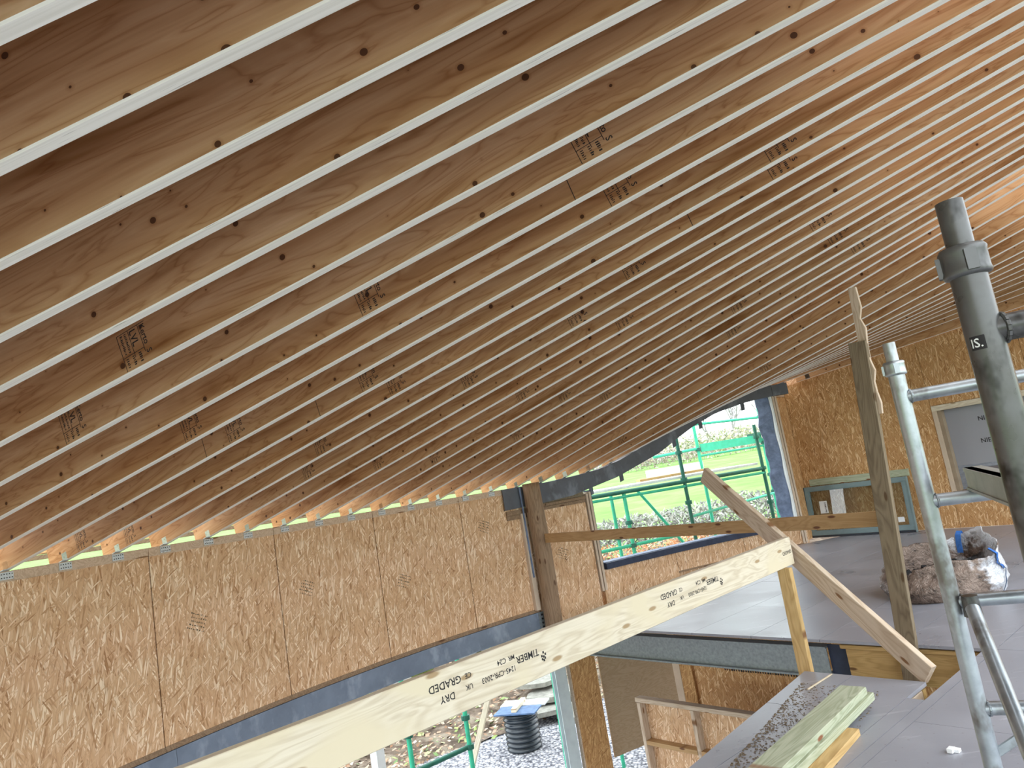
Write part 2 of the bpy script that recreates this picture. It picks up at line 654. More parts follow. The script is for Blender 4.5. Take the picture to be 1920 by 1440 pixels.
# joists: wall end, direction, height there, pitch
FAR = {23: .2375, 24: .2496, 25: .2514, 26: .2503, 27: .2494, 28: .2409, 29: .2235, 30: .21, 31: .1943, 32: .1779, 33: .1601,
       34: .1425, 35: .124, 36: .1138, 37: .0915}
JO = {}
for k in range(-16, 38):
    if k <= 22:
        kk = {5: 4.86}.get(k, k)
        e = rad(kk)
        p = CEN - e * RW
        JO[k] = (p, e, 1.541, .2251)
    else:
        c22 = arc_p(22, RW).to_2d().dot(N1)
        c28 = c22 + 2.4
        c = c22 + .4 * (k - 22) if k <= 28 else c28 + (10.97 - c28) * (k - 28) / 9
        p = arc_c(c)
        JO[k] = (p, E1, 1.541 if k <= 24 else interp(kof(p), TK, TZ), FAR[k])
JT, JD = .040, .36
S_IN, S_OUT = 6.75, -.17

# ------------------------------------------------------------------ setting: ground outside
def gz(x, y):
    r = sqrt((x - CEN.x) ** 2 + (y - CEN.y) ** 2)
    if r < 15.2:
        z = -2.7
    elif r < 21.5:
        t = (r - 15.2) / 6.3
        z = -2.7 + 1.5 * (t * t * (3 - 2 * t))
    elif r < 26:
        z = -1.2
    else:
        z = -1.2 + (r - 26) * .030
    return z


def polar(name, r0, r1, nr, a0, a1, na, mat, amp=0.0, fr=1.0, log=False):
    b = MB()
    for i in range(nr + 1):
        t = i / nr
        r = r0 * (r1 / r0) ** t if log else r0 + (r1 - r0) * t
        for j in range(na + 1):
            a = a0 + (a1 - a0) * j / na
            x, y = CEN.x + r * cos(a), CEN.y + r * sin(a)
            z = gz(x, y)
            if amp:
                z += amp * noise.noise(Vector((x * fr, y * fr, 3.1))) + amp * .5 * noise.noise(Vector((x * fr * 3, y * fr * 3, 7.7)))
            b.v.append((x, y, z))
    for i in range(nr):
        for j in range(na):
            q = i * (na + 1) + j
            b.f.append((q, q + 1, q + na + 2, q + na + 1))
            b.mi.append(0)
    return b.build(name, mat, None, Matrix.Identity(4), True)


struct(polar('ground', .5, 15.25, 6, 0, 2 * pi, 72, 'gravel'))
struct(polar('ground_bank', 15.1, 24.5, 60, 0, 2 * pi, 260, 'bank_soil', .16, .9))
struct(polar('ground_field', 24.0, 420, 24, 0, 2 * pi, 72, 'field_grass', 0, 1, True))

# ------------------------------------------------------------------ floor
def clip(poly, n, d):
    """keep n.p <= d"""
    out = []
    for i in range(len(poly)):
        a, b = poly[i], poly[(i + 1) % len(poly)]
        da, db = a[0] * n[0] + a[1] * n[1] - d, b[0] * n[0] + b[1] * n[1] - d
        if da <= 0:
            out.append(a)
        if da * db < 0:
            t = da / (da - db)
            out.append((a[0] + (b[0] - a[0]) * t, a[1] + (b[1] - a[1]) * t))
    return out


floor = struct(empty('floor', (1.6, 4.2, 0)))
cs, cc = CEN.dot(E1), CEN.dot(N1)


def floor_area(s0, s1, c0, c1, planes):
    ns = int(math.floor(s0 / .6))
    s = ns * .6
    while s < s1:
        off = (round(s / .6) % 2) * 1.2 + .35
        c = math.floor((c0 - off) / 2.4) * 2.4 + off
        while c < c1:
            g = .002
            poly = [(max(s, s0) + g, max(c, c0) + g), (min(s + .6, s1) - g, max(c, c0) + g), (min(s + .6, s1) - g, min(c + 2.4, c1) - g),
                    (max(s, s0) + g, min(c + 2.4, c1) - g)]
            for n, d in planes:
                if len(poly) >= 3:
                    poly = clip(poly, n, d)
            if len(poly) >= 3 and poly[0] != poly[1]:
                area = abs(sum(poly[i][0] * poly[(i + 1) % len(poly)][1] - poly[(i + 1) % len(poly)][0] * poly[i][1] for i in range(len(poly)))) / 2
                if area > .004:
                    pw = []
                    for a, b_ in poly:
                        q = E1 * a + N1 * b_
                        pw.append((q.x, q.y))
                    b = MB().prism(pw, -.022, random.uniform(-.0006, .0003))
                    b.build('floor_panel', 'floor_coating', floor, Matrix.Identity(4))
            c += 2.4
        s += .6


wallclip = []
for i in range(40):
    a = radians(103 + i * 5)
    d = Vector((cos(a), sin(a)))
    wallclip.append(((d.dot(E1), d.dot(N1)), 10.98 + d.dot(CEN)))
edge_l = Vector((-2.73 + 2.52, 4.58 - 2.97)).normalized()      # direction of the void's edge in (s,c)
nl = (-edge_l.y, edge_l.x)
dl = nl[0] * -2.73 + nl[1] * 4.58
floor_area(-6.0, 3.4, 5.33, 11.0, wallclip)
floor_area(-1.865, 3.4, -2.2, 5.33, [])
floor_area(-1.96, -1.865, -2.2, 4.28, [])
floor_area(-4, -1.96, -2.2, 4.58, [(nl, dl)])

# ------------------------------------------------------------------ curved wall (left)
wl = struct(empty('wall_left', arc_p(14, RW, 0)))
seams = [-2.7, .35, 3.4, 6.45, 9.5, 12.55, 15.6, 18.6, 21.65]
for a, b in zip(seams, seams[1:] + [24.05]):
    MB().arc(a + .012, b - .012, RW, RW + .018, .010, 1.4675, 8).build('board', 'strand_board', wl)
    MB().arc(a + .006, b - .006, RW - .004, RW + .128, 1.468, 1.538, 8).build('top_plate', 'plate_timber', wl)
    MB().arc(a + .004, b - .004, RW - .006, RW + .12, -.03, .010, 8).build('sole_plate', 'column_timber', wl)
    MB().arc(a, b, RW + .13, RW + .15, -.03, 1.535, 8).build('outer_sheet', 'strand_board', wl)
MB().arc(24.1, 24.45, RW - .005, RW + .12, -.4, 1.19, 2).build('board_strip', 'strand_board', wl)
MB().arc(24.45, 26.62, RW, RW + .018, -.4, 1.19, 6).build('board', 'strand_board', wl)
MB().arc(24.1, 26.7, RW + .13, RW + .15, .0, 1.25, 6).build('outer_sheet', 'strand_board', wl)
MB().arc(26.82, 30.0, RW + .004, RW + .022, -.4, .262, 8).build('board', 'strand_board', wl)
MB().arc(30.02, 33.0, RW + .004, RW + .022, .0, .262, 8).build('board', 'strand_board', wl)
MB().arc(33.02, 35.7, RW + .004, RW + .022, .0, .262, 8).build('board', 'strand_board', wl)
MB().arc(26.7, 36.0, RW + .13, RW + .15, -.4, .262, 12).build('outer_sheet', 'strand_board', wl)
MB().arc(26.9, 35.6, RW + .03, RW + .12, -.03, -.001, 14).build('sole_plate', 'column_timber', wl)
MB().arc(24.2, 26.6, RW + .0, RW + .12, 1.275, lambda k: hdr_bot(k) - .002, 6).build('packer', 'old_timber', wl)
SA, SB = Vector((3.985, 11.165, 0)), Vector((4.365, 11.665, 0))
sm, sl_ = frame(SA, SB)
MB().box(.0, sl_, 0, .018, .002, 2.27).build('board', 'strand_board_back', wl, sm)
MB().box(.0, sl_ + .2, .14, .16, .0, 3.0).build('outer_sheet', 'strand_board', wl, sm)
for i in range(4):     # packers at the end of the header
    MB().box(.16, sl_, -.004 + .004 * i, .12, 2.275 + i * .047, 2.318 + i * .047).build('packer', 'plate_timber', wl, sm)
# two packing timbers under the header either side of the column
for a, b, z0, z1, dr in ((23.35, 24.2, 1.20, 1.255, 0), (23.35, 24.2, 1.142, 1.196, .01), (24.2, 26.6, 1.235, 1.272, 0), (24.2, 26.6, 1.192, 1.231, .02),
                         (24.9, 26.55, 1.244, 1.262, -.02)):
    MB().arc(a, b, RW - .03 + dr, RW + .12, z0, z1, 4).build('packer', 'column_timber', wl)

def curved_print(k, z, seed):
    e = rad(k)
    q = CEN - e * (RW - .0015)
    bs = []
    rr = random.Random(seed)
    for j in range(5):
        y = -.03 * j
        x = rr.uniform(0, .03)
        while x < .16:
            w_ = rr.uniform(.006, .016)
            bs.append((x, y, x + w_, y + rr.uniform(.004, .014)))
            x += w_ + rr.uniform(.004, .012)
    print_mb([], bs).build('board_print', 'ink_faint', wl, basis((q.x, q.y, z), (.91 * -e.y - 0, .91 * e.x, -.40), (.40 * -e.y, .40 * e.x, .91)))


for k_, z_, sd in ((13.35, .95, 1), (16.2, 1.0, 2), (22.3, 1.22, 3), (19.2, .82, 4), (25.2, .68, 5)):
    curved_print(k_, z_, sd)

# window opening: linings, membrane, sill
win = struct(empty('window_1', arc_p(31, RW + .07, .27)))
MB().arc(26.66, 26.74, RW - .02, RW + .1, .0, 1.30, 1).build('jamb_stud', 'stud_plain', win)
MB().arc(26.745, 26.80, RW + .03, RW + .10, .30, 1.30, 1).build('jamb_seal', 'membrane_blue', win)
MB().arc(26.81, 26.90, RW - .005, RW + .12, .0, 1.32, 1).build('jamb_stud', 'stud_plain', win)
MB().arc(26.91, 26.96, RW + .02, RW + .17, .26, 1.34, 1).build('membrane_flap', 'membrane_navy', win)
b = MB()
prev = None
for i in range(19):
    z = .27 + 2.03 * i / 18
    dk = .045 * sin(i * 1.7) + .03 * sin(i * .8)
    q = [arc_p(35.02 + dk, RW + .16, z), arc_p(35.42, RW + .03 + .015 * sin(i * 1.1), z), arc_p(35.44, RW + .05, z), arc_p(35.04 + dk, RW + .18, z)]
    b.v += [tuple(p) for p in q]
    if i:
        o = (i - 1) * 4
        for j in range(4):
            b.f.append((o + j, o + (j + 1) % 4, o + 4 + (j + 1) % 4, o + 4 + j))
            b.mi.append(0)
b.f += [(3, 2, 1, 0), (72, 73, 74, 75)]
b.mi += [0, 0]
b.build('membrane_flap', 'membrane_blue', win, smooth=False)
MB().arc(35.43, 35.50, RW - .01, RW + .1, .27, 2.28, 1).build('jamb_stud', 'white_plastic', win)
MB().arc(35.51, 35.60, RW - .015, RW + .1, .0, 2.28, 1).build('jamb_stud', 'stud_plain', win)
MB().arc(35.62, 35.70, RW - .02, RW + .1, .0, 2.28, 1).build('jamb_stud', 'stud_plain', win)
MB().arc(26.95, 35.42, RW - .05, RW + .17, .262, .345, 14).build('sill', 'membrane_navy', win)
MB().arc(26.97, 35.4, RW + .0, RW + .18, .3455, .352, 14).build('sill_trim', 'membrane_blue', win)

# studs left of the column
st = struct(empty('trim_1', arc_p(23.9, RW - .03, 0)))
MB().arc(23.86, 24.03, RW - .05, RW - .001, .0, 1.20, 1).build('stud', 'stud_plain', st)
MB().arc(23.92, 23.97, RW - .062, RW - .051, .40, 1.54, 1).build('strip', 'membrane_blue', st)

# ------------------------------------------------------------------ back wall
BW = 11.0
ROTB = Matrix.Rotation(AZ, 4, 'Z')


def bwm(s, c=BW, z=0.0):
    return Matrix.Translation(sc(s, c, z)) @ ROTB


def wall_top(s):
    # underside of the last joist
    p, e, z0, sl = JO[37]
    return z0 + sl * (s - p.dot(E1)) + .002


wb = struct(empty('wall_back', sc(-3, BW, 0)))
MATS['strand_board_turned'] = MATS['strand_board_back']


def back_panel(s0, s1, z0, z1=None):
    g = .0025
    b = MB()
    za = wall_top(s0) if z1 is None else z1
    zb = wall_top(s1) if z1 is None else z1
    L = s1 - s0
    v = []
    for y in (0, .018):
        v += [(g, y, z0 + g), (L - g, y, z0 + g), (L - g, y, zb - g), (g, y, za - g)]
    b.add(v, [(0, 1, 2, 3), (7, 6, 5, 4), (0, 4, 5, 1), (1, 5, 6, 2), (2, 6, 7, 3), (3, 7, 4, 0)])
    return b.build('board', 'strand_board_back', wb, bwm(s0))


back_panel(-5.95, -4.68, 0)
back_panel(-4.68, -3.765, 0)
back_panel(-3.765, -2.55, 1.70)
back_panel(-2.55, -1.35, 1.70)
back_panel(-1.35, 1.2, 0)
back_panel(1.2, 3.6, 0)
back_panel(-3.765, -2.545, 0, .50)
back_panel(-2.545, -1.35, 0, .50)
MB().box(0, 9.6, .16, .18, 0, 3.3).build('outer_sheet', 'strand_board', wb, bwm(-5.9))
# membrane-closed opening
ow = struct(empty('window_2', sc(-2.6, BW, .5)))
MB().box(0, 2.42, -.006, .05, 1.622, 1.697).build('lintel', 'graded_timber', ow, bwm(-3.762))
MB().box(0, .055, -.012, .05, .5, 1.62).build('jamb_stud', 'stud_plain', ow, bwm(-3.762))
MB().box(0, .05, .012, .12, .5, 1.62).build('jamb_stud', 'stud_dark', ow, bwm(-3.704))
MB().box(0, 2.3, .125, .13, .5, 1.62).build('membrane', 'membrane_grey', ow, bwm(-3.66))
for s, z, tx in ((-3.27, 1.40, 'NIE  W'), (-3.30, 1.10, 'NIE  K')):
    pb = print_mb([(tx, 0, 0, .085)])
    pb.build('handwriting', 'ink', ow, basis(sc(s, BW + .123, z), (E1.x, E1.y, 0), (0, 0, 1)))

# ------------------------------------------------------------------ ceiling deck, unseen
b = MB()
ks = [q for q in sorted(JO) if q >= -10]
for k in ks:
    p, e, z0, sl = JO[k]
    for s in (.10, 5.4):
        q = p + e * s
        z = z0 + sl * s + JD + .03
        b.v += [(q.x, q.y, z), (q.x, q.y, z + .02)]
for i in range(len(ks) - 1):
    a, d = i * 4, i * 4 + 4
    for f in ((a, d, d + 2, a + 2), (a + 1, a + 3, d + 3, d + 1), (a, a + 1, d + 1, d), (a + 2, d + 2, d + 3, a + 3)):
        b.f.append(f)
        b.mi.append(0)
struct(b.build('ceiling', 'strand_board', None, Matrix.Identity(4)))

# ------------------------------------------------------------------ roof joists
STAMPS = [(6, 3.02), (7, 2.31), (9, 2.34), (10, 2.32), (8, 3.75), (11, 3.08), (12, 3.05), (7, 4.88), (9, 4.88), (11, 5.53), (12, 5.51), (13, 2.03),
          (14, 1.47), (14, 4.1), (16, 4.17), (13, 4.62), (20, 4.57), (19, 2.95), (21, 2.92), (20, 1.98), (16, 1.53), (18, 1.51), (11, .26), (12, .22),
          (19, 5.45), (21, 5.44), (17, 5.48), (22, 4.2), (17, 2.99), (14, 3.2), (29, 1.9), (31, 1.6), (26, 1.2), (27, 3.1)]
SEAMS = [(5, 2.62), (8, 4.6), (12, 4.9), (10, 2.0), (24, 4.2), (28, 1.4), (26, 2.4), (11, 2.6)]
b = MB()
L = S_IN - S_OUT
x0 = S_OUT
ch = .004
prof = [(-JT + ch, 0), (-ch, 0), (0, ch), (0, JD), (-JT, JD), (-JT, ch)]
v = [(x, y, z) for x in (x0, S_IN) for y, z in prof]
n = 6
fs = [(i, n + i, n + (i + 1) % n, (i + 1) % n) for i in range(n)] + [tuple(range(n)), tuple(range(2 * n - 1, n - 1, -1))]
b.add(v, fs)
b.mi = [1, 1, 0, 1, 0, 1, 1, 1]
JM = None
def bars(x, y, w, h, n, seed):
    q = random.Random(seed)
    out = []
    for i in range(n):
        a = x + w * i / n
        out.append((a, y, a + w / n * q.uniform(.35, .75), y + h * q.uniform(.6, 1)))
    return out


stamp = print_mb([('Kerto', -.052, .037, .034), ('S', .05, .037, .034), ('LVL', -.052, -.012, .042)],
                 [(-.058, .03, .055, .0325), (-.058, -.018, .055, -.0155), (.036, -.07, .0385, .03), (-.058, -.07, -.0555, .065), (-.058, -.072, .09, -.0695)]
                 + bars(-.05, -.038, .08, .012, 12, 1) + bars(-.05, -.058, .08, .012, 12, 2) + bars(.045, -.06, .04, .014, 5, 3) + bars(.045, -.03, .04, .014, 5, 4) + bars(.045, .0, .04, .014, 5, 5))
brk = MB()
brk.box(-.005, .085, -.004, 0, -.062, -.012)
brk_h = MB()
for i in range(5):
    for j in range(2):
        brk_h.box(.004 + i * .017, .011 + i * .017, -.0052, -.0042, -.052 + j * .024, -.045 + j * .024)
brk2 = MB()
brk2.box(-.003, 0, .0, .06, -.004, .055)
brk2.box(-.012, .03, .0, .045, -.006, -.001)
SM = BM = BH = B2 = None
for k in range(-2, 38):
    p, e, z0, sl = JO[k]
    x = Vector((e.x, e.y, sl)).normalized()
    up = Vector((0, 0, 1))
    y = up.cross(x).normalized()
    z = x.cross(y)
    m = Matrix.Identity(4)
    for i in range(3):
        m[i][0], m[i][1], m[i][2] = x[i], y[i], z[i]
    m.translation = (p.x, p.y, z0)
    if JM is None:
        o = b.build('roof_joist', ['veneer_face', 'veneer_edge'], None, m)
        JM = o.data
    else:
        o = place('roof_joist', JM, None, m)
    sp = [s for kk, s in STAMPS if kk == k]
    where = 'over strand board wall' if k <= 23 else ('over the open window' if k < 36 else 'against the end wall')
    if k < 1:  # unseen joists, added for the shade they cast on the first ones
        lab = 'brown roof joist overhead, out of view, added to shade the first wide joists'
    elif k == 5:
        lab = 'brown roof joist with a dark scarf seam and tighter spacing, over the strand board wall'
    elif k <= 4:
        lab = 'brown unstamped roof joist at the wide end of the fan, pale lower edge'
    else:
        zone = lambda q: 'wall end' if q < .6 else ('lower third' if q < 2.2 else ('middle' if q < 3.6 else ('upper third' if q < 5.1 else 'upper end')))
        how = 'ink-stamped at ' + ', '.join(dict.fromkeys(zone(q) for q in sorted(sp))) if sp else 'unstamped'
        lab = 'roof joist %s, %s' % (where, how)
        if any(kk == k for kk, _ in SEAMS):
            lab = 'seamed roof joist %s, %s' % (where, how)
    tag(o, lab, 'roof joist', 'roof joists fanning across the ceiling')
    for s in sp:
        mm = m @ basis((s / sqrt(1 + sl * sl), -JT - .0006, .100), (0.05, 0, -1), (1, 0, .05))
        if SM is None:
            so = stamp.build('ink_stamp', 'ink', o, mm)
            SM = so.data
        else:
            so = place('ink_stamp', SM, o, mm)
    for kk, s in SEAMS:
        if kk == k:
            MB().box(0, .003, -.0006, .0006, 0.004, JD).build('scarf_seam', 'ink', o, m @ Matrix.Translation((s, -JT, 0)))
    # angle bracket at the wall plate
    tng = Vector((-e.y, e.x, 0)) if k > 22 else Vector((-e.y, e.x, 0))
    er = rad(kof(p))
    tg = Vector((-er.y, er.x, 0))
    if k <= 24:
        pos = Vector((p.x, p.y, z0 + .002)) + Vector((er.x, er.y, 0)) * .008 - tg * .075
        m2 = basis(pos, tg, (-er.x, -er.y, 0))
        if BM is None:
            bo = brk.build('angle_bracket', 'bracket_steel', o, m2)
            BM = bo.data
            ho = brk_h.build('nail_holes', 'hole_dark', bo, m2)
            BH = ho.data
        else:
            bo = place('angle_bracket', BM, o, m2)
            ho = place('nail_holes', BH, bo, m2)
        m3 = m @ Matrix.Translation((-.01, -JT, .003)) @ Matrix.Rotation(-pi / 2, 4, 'Z')
    else:
        m3 = m @ Matrix.Translation((-.01, -JT, .003)) @ Matrix.Rotation(-pi / 2, 4, 'Z') @ Matrix.Scale(1.25, 4)
    if B2 is None:
        bo = brk2.build('joist_cleat', 'bracket_steel', o, m3)
        B2 = bo.data
    else:
        place('joist_cleat', B2, o, m3)
# fascia beyond the joist ends
o = empty('fascia', arc_p(14, RW + .6, 1.5))
for i in range(12):
    k0 = -1 + i * 3.2
    for z0, z1, r0, mt in ((1.625, 1.80, .62, 'yellow_timber'), (1.585, 1.622, .60, 'old_timber')):  # dark lower strip paints in the shaded underside of the fascia
        dz = (lambda k: max(0, interp(k, TK, TZ) - 1.54))
        MB().arc(k0, k0 + 3.18, RW + r0, RW + r0 + .03, lambda k, z0=z0: z0 + dz(k), lambda k, z1=z1: z1 + dz(k), 6).build('fascia_board', mt, o)
tag(o, 'yellow fascia boards running outside the wall head beyond the joist ends', 'fascia')

# ridge beam that carries the upper joist ends
o = empty('ridge_beam', (JO[20][0] + JO[20][1] * 6.3).to_3d())
pts = []
for k in range(1, 38, 3):
    p, e, z0, sl = JO[k]
    q = p + e * (S_IN + .06)
    pts.append(Vector((q.x, q.y, z0 + sl * S_IN + .17)))
for a, c in zip(pts[:-1], pts[1:]):
    timber('beam_length', a, c, .09, .36, 'trimmer_timber', o)
tag(o, 'jointed timber beam carrying the upper ends of the roof joists', 'beam')

# ------------------------------------------------------------------ steel beams
o = empty('curved_floor_beam', arc_p(14, RW, -.3))
for a, c in ((-3, 12.75), (12.76, 24.15)):
    MB().arc(a, c, RW - .012, RW + .0, -.238, -.034, 16).build('web', 'floor_beam_steel', o, smooth=False)
    MB().arc(a, c, RW - .004, RW + .09, -.250, -.2385, 16).build('bottom_flange', 'floor_beam_steel', o)
    MB().arc(a, c, RW + .001, RW + .09, -.046, -.032, 16).build('top_flange', 'hole_dark', o)
ep = MB()
ep.arc(23.95, 24.16, RW - .022, RW - .013, -.245, -.036, 1)
ep.build('end_plate', 'galvanised_steel', o)
for j in range(4):
    q = arc_p(24.06, RW - .024, -.065 - j * .048)
    MB().tube(q, q - (rad(24) * -.014).to_3d(), .012, n=6).build('bolt', 'hole_dark', o)
tag(o, 'blue-grey painted steel beam curving along the foot of the strand board wall', 'steel beam')


o = empty('curved_window_beam', arc_p(30, RW, 1.3))
for a, c in ((23.3, 26.62), (26.64, 35.54), (35.56, 36.25)):
    MB().arc(a, c, RW - .035, RW - .02, hdr_bot, hdr_top, 26).build('web', 'primed_steel', o)
    MB().arc(a, c, RW - .019, RW + .08, hdr_bot, lambda k: hdr_bot(k) + .014, 26).build('bottom_flange', 'primed_steel', o)
    MB().arc(a, c, RW - .019, RW + .08, lambda k: hdr_top(k) - .014, hdr_top, 26).build('top_flange', 'primed_steel', o)
for k in (26.98, 28.35, 30.9, 32.2, 34.2):
    q = MB().arc(k, k + .17, RW + .06, RW + .066, lambda z: hdr_bot(z) - .11, lambda z: hdr_bot(z) + .005, 1)
    t = q.build('fixing_tab', 'primed_steel', o)
tag(o, 'dark grey steel beam rising in a wave over the open window', 'steel beam')

# galvanised floor-edge beam along the slot and its timber trimmers
o = empty('floor_edge_beam', sc(-3.9, 5.42, -.3))
x0, x1 = -5.85, -3.0
MB().box(0, x1 - x0, .0, .01, -.285, -.085).build('web', 'galvanised_steel', o, bwm(x0, 5.40))
MB().box(0, x1 - x0, -.03, .11, -.30, -.286).build('bottom_flange', 'galvanised_steel', o, bwm(x0, 5.40))
MB().box(0, x1 - x0, -.012, .09, -.084, -.072).build('top_flange', 'galvanised_steel', o, bwm(x0, 5.40))
MB().box(.001, .17, .03, .04, -.285, -.06).build('end_plate', 'membrane_navy', o, bwm(x1, 5.40))
tag(o, 'galvanised steel beam under the edge of the grey floor, beside the open slot', 'steel beam')
o = empty('slot_trimmer', sc(-2.3, 5.4, -.3))
timber('trimmer_board', sc(-2.83, 5.40, -.185), sc(-1.80, 5.40, -.185), .045, .23, 'trimmer_timber', o)
timber('trimmer_cap', sc(-2.86, 5.385, -.052), sc(-1.80, 5.385, -.052), .06, .03, 'trimmer_timber', o)
timber('trimmer_end', sc(-1.835, 4.30, -.14), sc(-1.835, 5.37, -.14), .045, .22, 'trimmer_timber', o)
tag(o, 'yellow timber trimmers lining the end of the open floor slot', 'trimmer')
o = empty('floor_rim', sc(-2.4, 4.5, -.3))
timber('rim_board', sc(-2.70, 4.55, -.145), sc(-1.97, 4.55, -.145), .045, .22, 'trimmer_timber', o)
timber('rim_board', sc(-1.985, 4.27, -.145), sc(-1.985, 4.52, -.145), .03, .22, 'pale_timber', o)
timber('notch_floor', sc(-1.96, 4.42, -.12), sc(-1.87, 4.42, -.12), .28, .02, 'old_timber', o)
timber('edge_joist', sc(-2.66, 4.52, -.145), sc(-2.66 + .5, 4.52 - 3.9, -.145), .045, .24, 'trimmer_timber', o)
tag(o, 'timber rim under the near floor edge around the small notch', 'floor rim')

# ------------------------------------------------------------------ round column
o = empty('round_column', (.03, 9.18, -.1))
b = MB()
n = 22
zs = [-.32, 0, .35, .7, 1.0, 1.25, 1.45, 1.56]
for i, z in enumerate(zs):
    for j in range(n):
        t = 2 * pi * j / n
        r = .112 + .006 * noise.noise(Vector((cos(t) * 1.5, sin(t) * 1.5, z * 2)))
        b.v.append((.03 + r * cos(t) + .008 * sin(z * 3), 9.18 + r * sin(t), z))
for i in range(len(zs) - 1):
    for j in range(n):
        b.f.append((i * n + j, i * n + (j + 1) % n, (i + 1) * n + (j + 1) % n, (i + 1) * n + j))
        b.mi.append(0)
b.f.append(tuple(range((len(zs) - 1) * n, len(zs) * n)))
b.mi.append(0)
m = basis((.03, 9.18, -.32), (0, 0, 1), (0, 1, 0))
inv = m.inverted()
b.v = [tuple(inv @ Vector(q)) for q in b.v]
b.build('trunk', 'column_timber', o, m, True)
tag(o, 'round brown timber column at the end of the strand board wall', 'column')

# ------------------------------------------------------------------ temporary timbers
bd = Vector((-.7, -.714, 0)).normalized()
bx = Vector((1.768, 5.283, .767))
o = timber('guard_rail_beam', bx + bd * 5.6, bx, .045, .19, 'graded_timber')
tag(o, 'long pale sawn timber with upside-down black grading print, across the void', 'timber beam')
side = Vector((-bd.y, bd.x, 0))
if side.dot(Vector((0, 1, 0))) > 0:
    side = -side
# print reads upside down on the face towards the stair side
def beam_print(s, items, rects=()):
    org = bx + bd * s + side * .0232
    # upside down: text X runs from the far end towards the near end, text Y points down
    mm = basis(org, bd, (0, 0, -1))
    if mm.col[2].to_3d().dot(side) < 0:
        mm = basis(org, bd, (0, 0, -1))
    return print_mb(items, rects).build('grading_print', 'ink', o, mm)


def swirl():
    return [(x0, y0, x0 + .010, y0 + .010) for x0, y0 in ((0, 0), (.012, .008), (.024, .004), (.012, -.010), (.004, .016), (.022, .018), (.013, .024))]


for s0 in (1.0, 2.62):
    q = .70
    beam_print(s0, [('TIMBER', .045, -.03, .062 * q), ('C24', .31 * q + .03, -.045, .045 * q), ('MR', .25 * q + .02, -.045, .04 * q), ('1245-CPR-2003', .25 * q + .02, .0, .045 * q),
                    ('UK', .64 * q, .0, .042 * q), ('CE', .64 * q, -.045, .042 * q), ('DRY', .78 * q, .005, .055 * q), ('GRADED', .72 * q, -.048, .06 * q)], swirl())
beam_print(.015, [('GRADED', .0, -.01, .035), ('C2', .0, .035, .03)][:1])

tag(timber('beam_post', (1.667, 5.165, -.33), (1.675, 5.178, .668), .045, .095, 'yellow_timber', None, (E1.x, E1.y, 0)),
    'short yellow timber post holding up the end of the printed beam', 'post')
tag(timber('diagonal_brace', (2.175, 4.51, .03), (1.478, 6.10, 1.375), .045, .14, 'pale_timber'),
    'pale timber brace leaning diagonally behind the end of the printed beam', 'brace')
o = empty('tall_prop', (2.46, 5.30, -.25))
timber('prop', (2.425, 5.285, -.3), (2.548, 5.17, 2.16), .045, .125, 'old_timber', o, (E1.x, E1.y, 0))
b = MB()
n = 12
P0, P1 = Vector((2.568, 5.172, 1.62)), Vector((2.595, 5.135, 2.56))
m, L = frame(P0, P1, (E1.x, E1.y, 0))
for i in range(n + 1):
    x = L * i / n
    wv = .010 * sin(i * 1.9) + .006 * sin(i * 3.3)
    zz = .034 + wv - .016 * (i / n)
    for y, z in ((-.014, -.036), (.014, -.036), (.014, zz), (-.014, zz)):
        b.v.append((x, y, z))
    if i:
        q = (i - 1) * 4
        for j in range(4):
            b.f.append((q + j, q + (j + 1) % 4, q + 4 + (j + 1) % 4, q + 4 + j))
            b.mi.append(0)
b.f += [(3, 2, 1, 0), (n * 4, n * 4 + 1, n * 4 + 2, n * 4 + 3)]
b.mi += [0, 0]
b.build('waney_batten', 'pale_timber', o, m)
tag(o, 'weathered timber prop with a wavy-edged batten nailed to its top', 'prop')
tag(timber('guard_board', (.10, 9.09, .856), (2.53, 5.36, .867), .03, .112, 'rail_timber'),
    'brown horizontal guard board from round column to weathered prop', 'guard rail')
# offcuts stacked on the near floor
o = timber('plank', (.55, 3.12, .0985), (1.62, 4.275, .0985), .145, .04, 'green_timber')
tag(o, 'greenish treated plank on top of the little stack on the floor', 'plank')
o = timber('plank', (.55, 3.105, .0575), (1.662, 4.292, .0575), .145, .04, 'green_timber')
tag(o, 'greenish treated plank lying under another, its end sticking out further', 'plank')
o = timber('plank', (.78, 3.25, .018), (1.40, 3.945, .018), .16, .036, 'yellow_timber')
tag(o, 'short yellow board beneath the two greenish planks', 'plank')

# ------------------------------------------------------------------ scaffold tower
TA = Vector((1.262, 2.36, 0))
ua = radians(-24)
TU = Vector((cos(ua), sin(ua), 0))
TV = Vector((-.395, -.918, 0)).normalized()
TB = Vector((.715, 1.068, 0))
TL = (TB - TA).length
o = empty('scaffold_tower', (TA + TU * .42 + (TB - TA) * .5))


def standard(base, ztop, zcol, mat):
    b = MB()
    b.tube((base.x, base.y, .03), (base.x, base.y, zcol), .0255, n=24)
    st_ = b.build('standard', mat, o, smooth=False)
    shade(st_)
    b = MB().lathe([(.0255, zcol - .006), (.032, zcol - .004), (.034, zcol + .0), (.0325, zcol + .006), (.0325, zcol + .03), (.034, zcol + .036), (.030, zcol + .042), (.0215, zcol + .043)],
                   24, 0, (base.x, base.y, 0))
    for t in (.4, 2.6, 4.4):
        b.obox((base.x + .034 * cos(t), base.y + .034 * sin(t), zcol + .016), ((cos(t), sin(t), 0), (-sin(t), cos(t), 0), (0, 0, 1)), (.004, .008, .016))
    shade(b.build('collar', mat, st_))
    b = MB().tube((base.x, base.y, zcol + .04), (base.x, base.y, ztop), .0195, n=24)
    shade(b.build('spigot', mat, st_))
    return st_


